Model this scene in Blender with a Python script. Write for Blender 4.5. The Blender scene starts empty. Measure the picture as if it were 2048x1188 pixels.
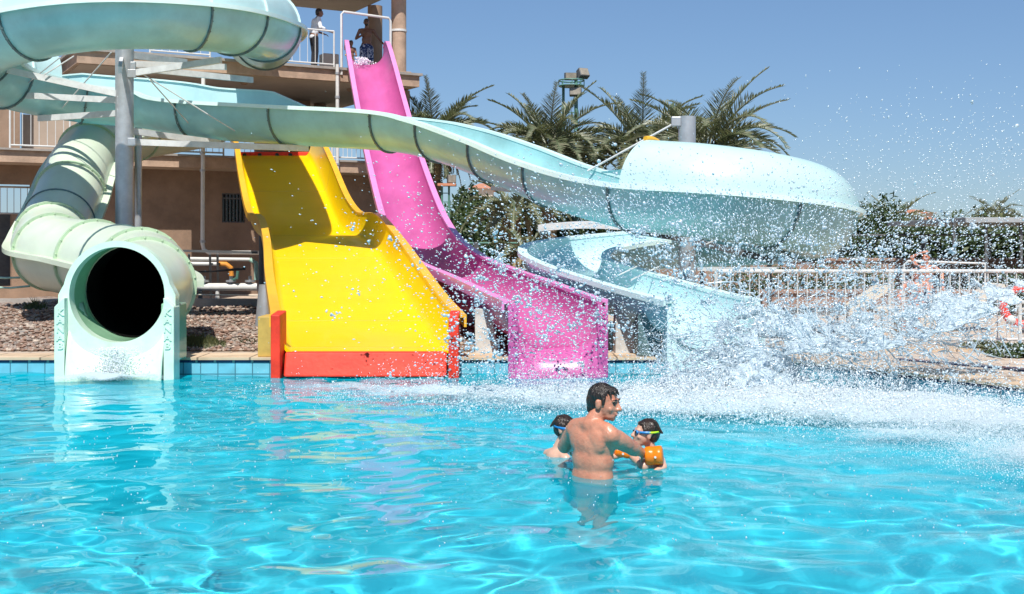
import bpy, bmesh, math, random
import numpy as np
from mathutils import Vector, Matrix
random.seed(7); RNG = np.random.default_rng(7)
PI = math.pi
S = bpy.context.scene; COL = S.collection
# ---------------------------------------------------------------- camera, world, sun
H = 1.53; F = 2400.0; HOR = 490.0          # eye height, focal length and horizon measured on the 2048 px wide photograph
cam = bpy.data.cameras.new('camera'); camo = bpy.data.objects.new('camera', cam); COL.objects.link(camo); S.camera = camo
camo.location = (0, 0, H); camo.rotation_euler = (PI/2, 0, 0)
cam.sensor_width = 36; cam.lens = 36*F/2048; cam.shift_y = (HOR-594)/2048; cam.clip_end = 3000; cam.clip_start = 0.05
SUN_EL = math.radians(56); SUN_DX = 0.03
W = bpy.data.worlds.new('World'); S.world = W; W.use_nodes = True
nt = W.node_tree; nt.nodes.clear()
sky = nt.nodes.new('ShaderNodeTexSky'); sky.sky_type = 'NISHITA'; sky.sun_disc = False
sky.sun_elevation = SUN_EL; sky.sun_rotation = PI + math.atan(SUN_DX); sky.altitude = 0
sky.air_density = 1.0; sky.dust_density = .25; sky.ozone_density = 3.0
bg = nt.nodes.new('ShaderNodeBackground'); bg.inputs[1].default_value = 0.093
wo = nt.nodes.new('ShaderNodeOutputWorld'); gm = nt.nodes.new('ShaderNodeGamma'); gm.inputs[1].default_value = .72
tn = nt.nodes.new('ShaderNodeMix'); tn.data_type = 'RGBA'; tn.blend_type = 'MULTIPLY'; tn.inputs[0].default_value = 1; tn.inputs[7].default_value = (.90, 1.16, 1.50, 1)
nt.links.new(sky.outputs[0], gm.inputs[0]); nt.links.new(gm.outputs[0], tn.inputs[6]); nt.links.new(tn.outputs[2], bg.inputs[0]); nt.links.new(bg.outputs[0], wo.inputs[0])
sun = bpy.data.lights.new('sun', 'SUN'); sun.energy = 4.9; sun.angle = math.radians(0.5); sun.color = (1, .95, .88)
suno = bpy.data.objects.new('sun', sun); COL.objects.link(suno)
ld = Vector((SUN_DX, 1, 0)).normalized()*math.cos(SUN_EL) - Vector((0, 0, math.sin(SUN_EL)))
suno.rotation_euler = ld.to_track_quat('-Z', 'Y').to_euler(); suno.location = (-5, -20, 30)
sun.cycles.is_caustics_light = True
S.view_settings.view_transform = 'Standard'; S.view_settings.look = 'None'; S.view_settings.gamma = 1
S.view_settings.exposure = 0.32
S.cycles.use_denoising = True; S.cycles.max_bounces = 10; S.cycles.transparent_max_bounces = 24
S.cycles.transmission_bounces = 8; S.cycles.diffuse_bounces = 3; S.cycles.glossy_bounces = 4
S.cycles.caustics_refractive = True; S.cycles.caustics_reflective = False; S.cycles.blur_glossy = 0.5
S.cycles.sample_clamp_indirect = 6; S.cycles.sample_clamp_direct = 0

def P(px, py, Y): return Vector(((px-1024)*Y/F, Y, H-(py-HOR)*Y/F))
def PX(px, Y): return (px-1024)*Y/F
def PZ(py, Y): return H-(py-HOR)*Y/F

# ---------------------------------------------------------------- materials
def nodes(name):
    m = bpy.data.materials.new(name); m.use_nodes = True; n = m.node_tree; n.nodes.clear()
    o = n.nodes.new('ShaderNodeOutputMaterial'); return m, n, o
def N(n, t, **k):
    x = n.nodes.new(t)
    for a, b in k.items():
        if a.startswith('_'): x.inputs[int(a[1:])].default_value = b
        else: setattr(x, a, b)
    return x
def mat(name, c, rough=.5, var=.12, vs=3., bump=0., bs=40., metal=0., trans=0., tc=None, coat=0., c2=None, obj=True, spec=.5, stretch=None, cuts=(.35, .65), sss=0.):
    m, n, o = nodes(name); L = n.links.new
    tcn = N(n, 'ShaderNodeTexCoord'); src = tcn.outputs['Object' if obj else 'Generated']
    if stretch:
        mp = N(n, 'ShaderNodeMapping'); mp.inputs['Scale'].default_value = stretch; L(src, mp.inputs[0]); src = mp.outputs[0]
    nz = N(n, 'ShaderNodeTexNoise'); nz.inputs['Scale'].default_value = vs; nz.inputs['Detail'].default_value = 6; nz.inputs['Roughness'].default_value = .65; L(src, nz.inputs['Vector'])
    r = N(n, 'ShaderNodeValToRGB'); r.color_ramp.elements[0].position = cuts[0]; r.color_ramp.elements[1].position = cuts[1]
    r.color_ramp.elements[0].color = (*(c2 if c2 else [max(0, x*(1-var)) for x in c]), 1)
    r.color_ramp.elements[1].color = (*(c if c2 else [min(1, x*(1+var*.6)) for x in c]), 1)
    L(nz.outputs['Fac'], r.inputs[0])
    p = N(n, 'ShaderNodeBsdfPrincipled'); L(r.outputs[0], p.inputs['Base Color'])
    p.inputs['Roughness'].default_value = rough; p.inputs['Metallic'].default_value = metal
    p.inputs['Coat Weight'].default_value = coat; p.inputs['Coat Roughness'].default_value = .08
    p.inputs['Specular IOR Level'].default_value = spec
    if sss: p.inputs['Subsurface Weight'].default_value = sss; p.inputs['Subsurface Radius'].default_value = (.02, .008, .005); p.inputs['Subsurface Scale'].default_value = 1
    if bump:
        b = N(n, 'ShaderNodeBump'); b.inputs['Strength'].default_value = min(1, bump); b.inputs['Distance'].default_value = .02
        n2 = N(n, 'ShaderNodeTexNoise'); n2.inputs['Scale'].default_value = bs; n2.inputs['Detail'].default_value = 5; L(src, n2.inputs['Vector'])
        L(n2.outputs['Fac'], b.inputs['Height']); L(b.outputs[0], p.inputs['Normal'])
    out = p.outputs[0]
    if trans:
        t = N(n, 'ShaderNodeBsdfTranslucent'); t.inputs[0].default_value = (*(tc or c), 1)
        mx = N(n, 'ShaderNodeMixShader'); mx.inputs[0].default_value = trans; L(out, mx.inputs[1]); L(t.outputs[0], mx.inputs[2]); out = mx.outputs[0]
    L(out, o.inputs[0]); return m
M = {}
M['blue'] = mat('aqua_fibreglass', (.42, .73, .75), .3, .2, 1.2, trans=.28, tc=(.3, .78, .82), coat=.25, bump=.04, bs=9)
M['cover'] = mat('aqua_cover_fibreglass', (.66, .85, .84), .35, .08, 1.2, trans=.3, tc=(.5, .87, .9), coat=.15)
M['blue_rim'] = mat('pale_aqua_gelcoat', (.66, .86, .83), .35, .06, 2, coat=.1)
M['blue_in'] = mat('bright_aqua_gelcoat', (.60, .88, .90), .22, .08, 2, trans=.15, coat=.4)
M['joint'] = mat('dark_joint', (.10, .17, .18), .5, .3, 8)
M['green'] = mat('pale_green_fibreglass', (.67, .76, .61), .32, .08, 1.5, trans=.12, tc=(.5, .8, .5), coat=.2)
M['green_seam'] = mat('green_seam', (.42, .56, .38), .45, .15, 4)
M['green_shaded'] = mat('wet_shaded_green_gelcoat', (.34, .60, .40), .15, .12, 3, trans=.2, tc=(.3, .7, .4), coat=.5)  # wet gelcoat, its darker green carries the shade inside the mouth and beside it
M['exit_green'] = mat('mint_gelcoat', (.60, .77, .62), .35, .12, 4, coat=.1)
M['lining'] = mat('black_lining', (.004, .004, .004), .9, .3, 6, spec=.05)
M['pink'] = mat('pink_gelcoat', (.66, .145, .41), .28, .16, 2.2, trans=.2, tc=(.8, .12, .42), coat=.08, spec=.35, bump=.12, bs=8, stretch=(1, .25, 1))
M['pink_rim'] = mat('pale_pink_gelcoat', (.76, .27, .56), .35, .08, 3, coat=.1)
M['yellow'] = mat('yellow_gelcoat', (.98, .66, .0), .3, .04, 1.5, trans=.1, tc=(1, .66, 0), coat=.12, spec=.3, bump=.35, bs=1.6, stretch=(.5, 1.6, 1))
M['yellow_rim'] = mat('orange_yellow_gelcoat', (.86, .45, .03), .35, .1, 3, coat=.1)
M['yellow_old'] = mat('faded_ochre_gelcoat', (.55, .36, .08), .55, .2, 4)
M['red'] = mat('red_gelcoat', (.80, .05, .025), .5, .25, 5, spec=.25, bump=.1, bs=30)
M['steel'] = mat('galvanised_steel', (.46, .48, .50), .42, .15, 5, metal=.55, bump=.05, bs=60)
M['dark_steel'] = mat('grey_painted_steel', (.10, .105, .11), .5, .25, 5)
M['white_metal'] = mat('white_painted_metal', (.66, .66, .64), .4, .08, 6)
M['beam'] = mat('weathered_white_beam', (.60, .62, .62), .5, .18, 4)
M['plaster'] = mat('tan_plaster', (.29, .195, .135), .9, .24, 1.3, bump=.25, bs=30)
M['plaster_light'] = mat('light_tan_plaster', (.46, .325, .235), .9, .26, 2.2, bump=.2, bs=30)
M['soffit'] = mat('sand_ceiling_plaster', (.44, .35, .28), .9, .1, .8)
M['concrete'] = mat('grey_concrete', (.34, .31, .28), .85, .2, 3, bump=.3, bs=20)
M['concrete_w'] = mat('whitewashed_concrete', (.55, .55, .53), .8, .25, 5, bump=.3, bs=20)
M['dark_glass'] = mat('dark_window_glass', (.015, .02, .018), .08, .3, 3)
M['rock'] = None
M['palm_leaf'] = mat('palm_leaf', (.125, .155, .07), .5, .3, 1.5, trans=.25, tc=(.2, .26, .08), c2=(.06, .095, .045))
M['palm_dry'] = mat('dry_palm_leaf', (.34, .27, .15), .7, .3, 4, trans=.2)
M['trunk'] = mat('palm_trunk', (.22, .15, .09), .9, .5, 6, bump=.8, bs=14)
M['bark'] = mat('bark', (.13, .095, .065), .9, .4, 6, bump=.6, bs=20)
M['leaf'] = mat('dark_leaf', (.075, .11, .035), .6, .4, 1.1, trans=.3, tc=(.12, .18, .04), c2=(.03, .055, .02))
M['leaf2'] = mat('olive_leaf', (.14, .15, .06), .6, .4, 1.1, trans=.3, tc=(.18, .2, .06), c2=(.055, .075, .03))
M['skin'] = mat('tanned_skin', (.60, .27, .17), .33, .16, 9, bump=.25, bs=45, c2=(.44, .165, .10), sss=.08, cuts=(.3, .7))
M['skin_kid'] = mat('child_skin', (.62, .36, .26), .4, .12, 9, sss=.12)
M['skin_dark'] = mat('dark_skin', (.22, .115, .075), .45, .2, 5)
M['hair'] = mat('wet_dark_hair', (.030, .020, .014), .3, .6, 30, bump=.9, bs=60, stretch=(1, 1, .18), c2=(.012, .008, .006))
M['hair_kid'] = mat('wet_brown_hair', (.045, .026, .016), .28, .6, 30, bump=.9, bs=70, stretch=(1, .25, .25), c2=(.018, .011, .008))
M['rail_grey'] = mat('dull_white_metal', (.62, .61, .58), .5, .2, 6)
M['black'] = mat('black_rubber', (.012, .012, .014), .4, .2, 5)
M['eye'] = mat('eye', (.03, .02, .015), .1, .1, 5)
M['lip'] = mat('lip', (.42, .14, .11), .4, .1, 20)
M['teeth'] = mat('teeth', (.75, .72, .66), .3, .05, 20)
M['gog_blue'] = mat('blue_rubber', (.02, .22, .55), .3, .1, 10)
M['gog_lime'] = mat('lime_rubber', (.55, .85, .03), .35, .1, 10)
M['orange'] = mat('orange_vinyl', (1, .27, .01), .25, .1, 5, trans=.3, tc=(1, .35, .01), bump=.25, bs=22)
M['shirt'] = mat('white_shirt', (.72, .74, .78), .8, .1, 9, bump=.3, bs=14)
M['trouser'] = mat('black_trousers', (.02, .02, .025), .8, .3, 9, bump=.3, bs=14)
M['shorts'] = mat('blue_patterned_shorts', (.55, .62, .75), .8, .3, 11, c2=(.015, .04, .14), cuts=(.5, .56))
M['shorts2'] = mat('navy_shorts', (.02, .035, .08), .8, .3, 11)
M['wallbrown'] = mat('red_brown_wall', (.30, .20, .155), .9, .3, 4, bump=.3, bs=20)
M['terracotta'] = mat('terracotta_roof', (.50, .22, .13), .8, .2, 2)
M['cream'] = mat('cream_render', (.62, .55, .45), .85, .1, 1)
M['orange_pipe'] = mat('orange_pvc', (.70, .28, .04), .5, .2, 8)
M['mint_pipe'] = mat('mint_pvc', (.38, .60, .50), .5, .2, 8)
M['buoy'] = mat('red_buoy', (.85, .06, .04), .35, .1, 5)
M['mesh_grn'] = mat('green_paint', (.10, .24, .19), .5, .2, 6)
M['lamp_glass'] = mat('floodlight_glass', (.30, .27, .22), .2, .3, 4)

# tiled, graded and patterned surfaces
def brickmat(name, c1, c2, mortar, sx, sy, msize=.02, rough=.3, axes='XZ', offs=0., bump=.3):
    m, n, o = nodes(name); L = n.links.new
    tcn = N(n, 'ShaderNodeTexCoord'); sp = N(n, 'ShaderNodeSeparateXYZ'); cb = N(n, 'ShaderNodeCombineXYZ')
    L(tcn.outputs['Object'], sp.inputs[0]); L(sp.outputs[axes[0]], cb.inputs[0]); L(sp.outputs[axes[1]], cb.inputs[1])
    b = N(n, 'ShaderNodeTexBrick'); b.offset = offs; b.inputs['Scale'].default_value = 1; b.inputs['Brick Width'].default_value = sx; b.inputs['Row Height'].default_value = sy
    b.inputs['Mortar Size'].default_value = msize; b.inputs['Color1'].default_value = (*c1, 1); b.inputs['Color2'].default_value = (*c2, 1); b.inputs['Mortar'].default_value = (*mortar, 1)
    L(cb.outputs[0], b.inputs[0])
    nz = N(n, 'ShaderNodeTexNoise'); nz.inputs['Scale'].default_value = 4; nz.inputs['Detail'].default_value = 8
    L(tcn.outputs['Object'], nz.inputs['Vector'])
    mx = N(n, 'ShaderNodeMix', data_type='RGBA', blend_type='MULTIPLY'); mx.inputs[0].default_value = .45
    L(b.outputs['Color'], mx.inputs[6]); rr = N(n, 'ShaderNodeValToRGB'); rr.color_ramp.elements[0].position = .3; rr.color_ramp.elements[0].color = (.55, .5, .45, 1); rr.color_ramp.elements[1].position = .6
    L(nz.outputs['Fac'], rr.inputs[0]); L(rr.outputs[0], mx.inputs[7])
    p = N(n, 'ShaderNodeBsdfPrincipled'); p.inputs['Roughness'].default_value = rough; L(mx.outputs[2], p.inputs['Base Color'])
    bu = N(n, 'ShaderNodeBump'); bu.inputs['Strength'].default_value = bump; bu.inputs['Distance'].default_value = .01; bu.invert = True
    L(b.outputs['Fac'], bu.inputs['Height']); L(bu.outputs[0], p.inputs['Normal']); L(p.outputs[0], o.inputs[0]); return m
M['tile'] = brickmat('pool_wall_tile', (.15, .47, .60), (.20, .54, .66), (.07, .20, .26), .205, 1.7, .007, .2, 'XZ')
M['navy'] = brickmat('navy_border_tile', (.01, .03, .09), (.02, .05, .13), (.35, .33, .3), .22, .3, .015, .2, 'XZ')
M['floor_tile'] = None
M['coping'] = brickmat('sand_coping', (.58, .43, .29), (.64, .49, .34), (.22, .16, .11), .62, .8, .012, .75, 'XY')
M['paving'] = brickmat('pale_paving', (.52, .42, .33), (.58, .47, .37), (.25, .2, .16), .5, .5, .015, .85, 'XY', .5)
M['roofmetal'] = mat('grey_metal_roof', (.35, .37, .38), .4, .15, 2)

def gravelmat():
    m, n, o = nodes('stone_gravel'); L = n.links.new
    tc = N(n, 'ShaderNodeTexCoord'); v = N(n, 'ShaderNodeTexVoronoi'); v.inputs['Scale'].default_value = 13; L(tc.outputs['Object'], v.inputs['Vector'])
    r = N(n, 'ShaderNodeValToRGB'); e = r.color_ramp.elements; e[0].color = (.16, .10, .075, 1); e[1].color = (.44, .36, .28, 1); e.new(.4).color = (.30, .20, .15, 1); e.new(.7).color = (.26, .24, .22, 1)
    sp = N(n, 'ShaderNodeSeparateColor'); L(v.outputs['Color'], sp.inputs[0]); L(sp.outputs[0], r.inputs[0])
    p = N(n, 'ShaderNodeBsdfPrincipled'); p.inputs['Roughness'].default_value = .9; L(r.outputs[0], p.inputs['Base Color'])
    b = N(n, 'ShaderNodeBump'); b.inputs['Strength'].default_value = 1; b.inputs['Distance'].default_value = .05; b.invert = True
    L(v.outputs['Distance'], b.inputs['Height']); L(b.outputs[0], p.inputs['Normal']); L(p.outputs[0], o.inputs[0]); return m
M['gravel'] = gravelmat()
def pebmat():
    m, n, o = nodes('loose_stone'); L = n.links.new
    g = N(n, 'ShaderNodeNewGeometry'); r = N(n, 'ShaderNodeValToRGB'); e = r.color_ramp.elements
    e[0].color = (.14, .085, .06, 1); e[1].color = (.50, .41, .33, 1); e.new(.35).color = (.30, .19, .14, 1); e.new(.7).color = (.20, .17, .15, 1)
    L(g.outputs['Random Per Island'], r.inputs[0]); p = N(n, 'ShaderNodeBsdfPrincipled'); p.inputs['Roughness'].default_value = .9
    L(r.outputs[0], p.inputs['Base Color']); L(p.outputs[0], o.inputs[0]); return m
M['pebble'] = pebmat()
def leafvar(name, ramp, tc, tr=.3, rough=.55):
    m, n, o = nodes(name); L = n.links.new
    g = N(n, 'ShaderNodeNewGeometry'); r = N(n, 'ShaderNodeValToRGB'); e = r.color_ramp.elements
    e[0].color = (*ramp[0], 1); e[1].color = (*ramp[-1], 1)
    for i, c in enumerate(ramp[1:-1]): e.new((i+1)/(len(ramp)-1)).color = (*c, 1)
    L(g.outputs['Random Per Island'], r.inputs[0]); p = N(n, 'ShaderNodeBsdfPrincipled'); p.inputs['Roughness'].default_value = rough
    L(r.outputs[0], p.inputs['Base Color']); t = N(n, 'ShaderNodeBsdfTranslucent'); t.inputs[0].default_value = (*tc, 1)
    mx = N(n, 'ShaderNodeMixShader'); mx.inputs[0].default_value = tr; L(p.outputs[0], mx.inputs[1]); L(t.outputs[0], mx.inputs[2]); L(mx.outputs[0], o.inputs[0]); return m
M['leaf'] = leafvar('dark_leaf', [(.025, .05, .018), (.05, .085, .03), (.09, .12, .04)], (.10, .15, .03))
M['leaf2'] = leafvar('olive_leaf', [(.05, .065, .025), (.10, .12, .05), (.19, .19, .08)], (.16, .18, .06))
M['palm_leaf'] = leafvar('palm_leaf', [(.10, .14, .075), (.19, .215, .125), (.36, .35, .24)], (.22, .25, .1), .25, .4)
def floormat():
    m, n, o = nodes('pool_floor_tile'); L = n.links.new
    tc = N(n, 'ShaderNodeTexCoord'); nz = N(n, 'ShaderNodeTexNoise'); nz.inputs['Scale'].default_value = .35; L(tc.outputs['Object'], nz.inputs['Vector'])
    r = N(n, 'ShaderNodeValToRGB'); r.color_ramp.elements[0].position = .35; r.color_ramp.elements[1].position = .65
    r.color_ramp.elements[0].color = (.13, .78, .90, 1); r.color_ramp.elements[1].color = (.22, .86, .95, 1); L(nz.outputs['Fac'], r.inputs[0])
    p = N(n, 'ShaderNodeBsdfDiffuse'); L(r.outputs[0], p.inputs[0]); L(p.outputs[0], o.inputs[0]); return m
M['floor_tile'] = floormat()

# ---------------------------------------------------------------- mesh helpers
class MB:
    def __init__(s): s.v = []; s.f = []
    def add(s, v, f):
        b = len(s.v); s.v += [tuple(x) for x in v]; s.f += [tuple(b+i for i in q) for q in f]; return s
    def box(s, a, b):
        x0, y0, z0 = a; x1, y1, z1 = b
        return s.add([(x0,y0,z0),(x1,y0,z0),(x1,y1,z0),(x0,y1,z0),(x0,y0,z1),(x1,y0,z1),(x1,y1,z1),(x0,y1,z1)],
                     [(0,3,2,1),(4,5,6,7),(0,1,5,4),(1,2,6,5),(2,3,7,6),(3,0,4,7)])
    def bar(s, p, q, w, h=None, up=(0,0,1)):
        p = Vector(p); q = Vector(q); h = h or w; t = (q-p).normalized(); u = Vector(up)
        if abs(t.dot(u)) > .98: u = Vector((0, 1, 0))
        a = t.cross(u).normalized(); b = a.cross(t).normalized()
        v = [c + a*sx*w/2 + b*sy*h/2 for c in (p, q) for sx, sy in ((-1,-1),(1,-1),(1,1),(-1,1))]
        return s.add(v, [(0,1,2,3),(7,6,5,4),(0,4,5,1),(1,5,6,2),(2,6,7,3),(3,7,4,0)])
    def tube(s, pts, r, n=10, caps=True):
        pts = [Vector(p) for p in pts]; k = len(pts); rr = r if hasattr(r, '__len__') else [r]*k
        rings = []; a = None
        for i, p in enumerate(pts):
            t = (pts[min(i+1, k-1)]-pts[max(i-1, 0)]).normalized()
            if a is None: a = t.orthogonal().normalized()
            a = (a - t*a.dot(t)).normalized(); b = t.cross(a)
            rings.append([p + (a*math.cos(2*PI*j/n)+b*math.sin(2*PI*j/n))*rr[i] for j in range(n)])
        v = [x for r_ in rings for x in r_]; f = []
        for i in range(k-1):
            for j in range(n):
                j2 = (j+1) % n; f.append((i*n+j, i*n+j2, (i+1)*n+j2, (i+1)*n+j))
        if caps: f.append(tuple(range(n-1, -1, -1))); f.append(tuple((k-1)*n+j for j in range(n)))
        return s.add(v, f)
    def sphere(s, c, r, n=10, m=6, R=None):
        rx, ry, rz = r if hasattr(r, '__len__') else (r, r, r); c = Vector(c); v = [(0, 0, 1)]
        for i in range(1, m):
            th = PI*i/m
            for j in range(n): ph = 2*PI*j/n; v.append((math.sin(th)*math.cos(ph), math.sin(th)*math.sin(ph), math.cos(th)))
        v.append((0, 0, -1)); f = []
        for j in range(n): f.append((0, 1+j, 1+(j+1) % n)); f.append((len(v)-1, 1+(m-2)*n+(j+1) % n, 1+(m-2)*n+j))
        for i in range(m-2):
            for j in range(n): a = 1+i*n+j; b = 1+i*n+(j+1) % n; f.append((a, a+n, b+n, b))
        out = []
        for p in v:
            q = Vector((p[0]*rx, p[1]*ry, p[2]*rz))
            if R: q = R @ q
            out.append(c+q)
        return s.add(out, f)
    def build(s, name, m, parent=None, smooth=False, bevel=0.):
        me = bpy.data.meshes.new(name); me.from_pydata([tuple(v) for v in s.v], [], s.f); me.update()
        me.materials.append(M[m] if isinstance(m, str) else m)
        o = bpy.data.objects.new(name, me); COL.objects.link(o)
        if parent is not None: o.parent = parent; o.location = -parent.location if parent.parent is None else (0, 0, 0)
        if smooth: me.polygons.foreach_set('use_smooth', [True]*len(me.polygons))
        if smooth == 'auto': 
            me.polygons.foreach_set('use_smooth', [True]*len(me.polygons))
            try: me.set_sharp_from_angle(angle=math.radians(35))
            except Exception: pass
        if bevel:
            b = o.modifiers.new('bevel', 'BEVEL'); b.width = bevel; b.segments = 2; b.limit_method = 'ANGLE'
        return o
def tag(o, label=None, cat=None, group=None, kind=None):
    if label: o['label'] = label
    if cat: o['category'] = cat
    if group: o['group'] = group
    if kind: o['kind'] = kind
    return o
def thing(name, label, cat, loc=(0, 0, 0), group=None):
    o = bpy.data.objects.new(name, None); COL.objects.link(o); o.location = loc; o.empty_display_size = .2
    return tag(o, label, cat, group)
def clone(o, parent, loc=None):
    c = o.copy(); COL.objects.link(c); c.parent = parent
    if loc is not None: c.location = loc
    return c
def lerp(a, b, t): return a+(b-a)*t
def crom(pts, k):
    "Catmull-Rom through tuples of any length, k samples per span"
    p = [np.array(q, float) for q in pts]; p = [2*p[0]-p[1]] + p + [2*p[-1]-p[-2]]; out = []
    for i in range(1, len(p)-2):
        for j in range(k):
            t = j/k; a, b, c, d = p[i-1:i+3]
            out.append(.5*((2*b)+(-a+c)*t+(2*a-5*b+4*c-d)*t*t+(-a+3*b-3*c+d)*t**3))
    out.append(p[-2]); return out
def frames(path, roll=None):
    out = []; k = len(path)
    for i in range(k):
        p = Vector(path[i][:3]); t = (Vector(path[min(i+1, k-1)][:3])-Vector(path[max(i-1, 0)][:3])).normalized()
        a = t.cross(Vector((0, 0, 1))).normalized(); b = a.cross(t).normalized()
        if roll is not None:
            R = Matrix.Rotation(roll[i], 3, t); a = R @ a; b = R @ b
        out.append((p, a, b, t))
    return out
def sweep(mb, fr, prof, i0=0, i1=None, closed=True, caps=True):
    "prof(i) gives the closed outline in (side, up) at station i"
    i1 = len(fr)-1 if i1 is None else i1; v = []; n = None
    for i in range(i0, i1+1):
        p, a, b, t = fr[i]; pr = prof(i); n = len(pr)
        v += [p+a*x+b*y for x, y in pr]
    f = []; m = i1-i0+1
    for i in range(m-1):
        for j in range(n if closed else n-1):
            j2 = (j+1) % n; f.append((i*n+j, (i+1)*n+j, (i+1)*n+j2, i*n+j2))
    if caps: 
        f.append(tuple(range(n))); f.append(tuple((m-1)*n+j for j in range(n-1, -1, -1)))
    mb.add(v, f); return mb
def Uprof(w, h, th, n=2., seg=20, upl=0., upr=0.):
    "open trough shell: side walls at +-w, depth h, thickness th, superellipse exponent n, extra wall height left/right"
    o = []; q = []
    for k in range(seg+1):
        ph = PI+PI*k/seg; c = math.cos(ph); s_ = math.sin(ph); e = 2/n
        x = math.copysign(abs(c)**e, c); y = -abs(s_)**e
        o.append((x*(w+th), y*(h+th))); q.append((x*w, y*h))
    if upl: o.insert(0, (-(w+th), upl)); q.insert(0, (-w, upl))
    if upr: o.append((w+th, upr)); q.append((w, upr))
    return o + q[::-1]
def arcprof(r, th, a0, a1, seg=16):
    o = [((r+th)*math.cos(a), (r+th)*math.sin(a)) for a in np.linspace(a0, a1, seg+1)]
    q = [(r*math.cos(a), r*math.sin(a)) for a in np.linspace(a0, a1, seg+1)]
    return o + q[::-1]
def joint(fr, i, w, h, parent, m='joint', n=2., full=False, wd=.03, ext=.05, bolts=True, name='joint_flange', boltm=None):
    p, a, b, t = fr[i]; mb = MB(); a0, a1 = (0, 2*PI) if full else (PI, 2*PI); seg = 36 if full else 24
    ring = []
    for k in range(seg+1):
        ph = a0+(a1-a0)*k/seg; c = math.cos(ph); s_ = math.sin(ph); e = 2/n
        ring.append((math.copysign(abs(c)**e, c), math.copysign(abs(s_)**e, s_)))
    v = []; f = []
    for (x, y) in ring:
        for rr, d in ((.0, -wd), (ext, -wd), (ext, wd), (.0, wd)):
            v.append(p + a*x*(w+rr) + b*y*(h+rr) + t*d)
    for k in range(seg):
        for j in range(4): j2 = (j+1) % 4; f.append((k*4+j, (k+1)*4+j, (k+1)*4+j2, k*4+j2))
    mb.add(v, f)
    if bolts:
        for k in range(1, seg, 2):
            x, y = ring[k]; mb.sphere(p + a*x*(w+ext*.7) + b*y*(h+ext*.7) - t*wd*1.2, .014, 6, 4)
            mb.sphere(p + a*x*(w+ext*.7) + b*y*(h+ext*.7) + t*wd*1.2, .014, 6, 4)
    return mb.build(name, m, parent, smooth='auto')
def text_mesh(word, size, pos, m, parent, gap=1.2, depth=.006):
    "raised letters stacked downwards, facing the camera side (-Y)"
    mb = MB(); dg = bpy.context.evaluated_depsgraph_get()
    for i, ch in enumerate(word):
        c = bpy.data.curves.new('t', 'FONT'); c.body = ch; c.size = size; c.extrude = depth; c.align_x = 'CENTER'; c.offset = .0025
        o = bpy.data.objects.new('t', c); COL.objects.link(o); bpy.context.view_layer.update()
        me = bpy.data.meshes.new_from_object(o.evaluated_get(bpy.context.evaluated_depsgraph_get()))
        for v_ in [0]:
            mb.add([(pos[0]+v.co.x*1.15, pos[1]-v.co.z, pos[2]-size*.75*(i+1)*gap+v.co.y) for v in me.vertices], [tuple(p.vertices) for p in me.polygons])
        bpy.data.objects.remove(o); bpy.data.meshes.remove(me); bpy.data.curves.remove(c)
    return mb.build('lettering', m, parent)
# ================================================================ SETTING: ground, pool, water
DZ = .20; PY = 14.22                      # deck height over the water, far pool wall
EDGE = [(-16, PY), (3.09, PY), (4.85, 11.36), (8.9, 4.5), (8.9, 1.2), (-16, 1.2)]     # pool outline, clockwise from far left
def poly_prism(mb, pts, z0, z1):
    n = len(pts); mb.add([(x, y, z0) for x, y in pts]+[(x, y, z1) for x, y in pts], [tuple(range(n)), tuple(range(2*n-1, n-1, -1))]+[(i, i+n, (i+1) % n+n, (i+1) % n) for i in range(n)])
# one ground sheet with the pool cut out
bm = bmesh.new()
outer = [(-900, 1500), (900, 1500), (900, -200), (-900, -200)]
ov = [bm.verts.new((x, y, DZ-.012)) for x, y in outer]; iv = [bm.verts.new((x, y, DZ-.012)) for x, y in EDGE]
for a in (ov, iv):
    for i in range(len(a)): bm.edges.new((a[i], a[(i+1) % len(a)]))
bmesh.ops.triangle_fill(bm, use_beauty=True, use_dissolve=False, edges=bm.edges[:])
for f in list(bm.faces):
    c = f.calc_center_median()
me = bpy.data.meshes.new('ground'); bm.to_mesh(me); bm.free()
def inside(x, y, poly=EDGE):
    r = False
    for i in range(len(poly)):
        x1, y1 = poly[i]; x2, y2 = poly[(i+1) % len(poly)]
        if (y1 > y) != (y2 > y) and x < (x2-x1)*(y-y1)/(y2-y1)+x1: r = not r
    return r
bm = bmesh.new(); bm.from_mesh(me)
bad = [f for f in bm.faces if inside(f.calc_center_median().x, f.calc_center_median().y)]
bmesh.ops.delete(bm, geom=bad, context='FACES'); bm.normal_update()
for f in bm.faces:
    if f.normal.z < 0: f.normal_flip()
bm.to_mesh(me); bm.free(); me.materials.append(M['paving'])
g = bpy.data.objects.new('ground', me); COL.objects.link(g); tag(g, kind='structure')
# coping ring round the pool, slightly proud of the ground, with the tiled wall below it
def off(pts, d):
    out = []; n = len(pts)
    for i in range(n):
        p0 = Vector(pts[i-1]); p1 = Vector(pts[i]); p2 = Vector(pts[(i+1) % n])
        n1 = Vector((-(p1-p0).y, (p1-p0).x)).normalized(); n2 = Vector((-(p2-p1).y, (p2-p1).x)).normalized()
        b = (n1+n2).normalized(); out.append(tuple(p1+b*d/max(.3, b.dot(n1))))
    return out
mb = MB(); E0 = off(EDGE, -.03); E1 = off(EDGE, .55)
n = len(EDGE)
for i in range(n):
    j = (i+1) % n
    mb.add([(*E0[i], DZ-.03), (*E0[j], DZ-.03), (*E1[j], DZ-.03), (*E1[i], DZ-.03), (*E0[i], DZ), (*E0[j], DZ), (*E1[j], DZ), (*E1[i], DZ)],
           [(0,1,2,3),(4,7,6,5),(0,4,5,1),(2,6,7,3)])
tag(mb.build('pool_coping', 'coping'), kind='structure')
mb = MB(); mb2 = MB()
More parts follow.
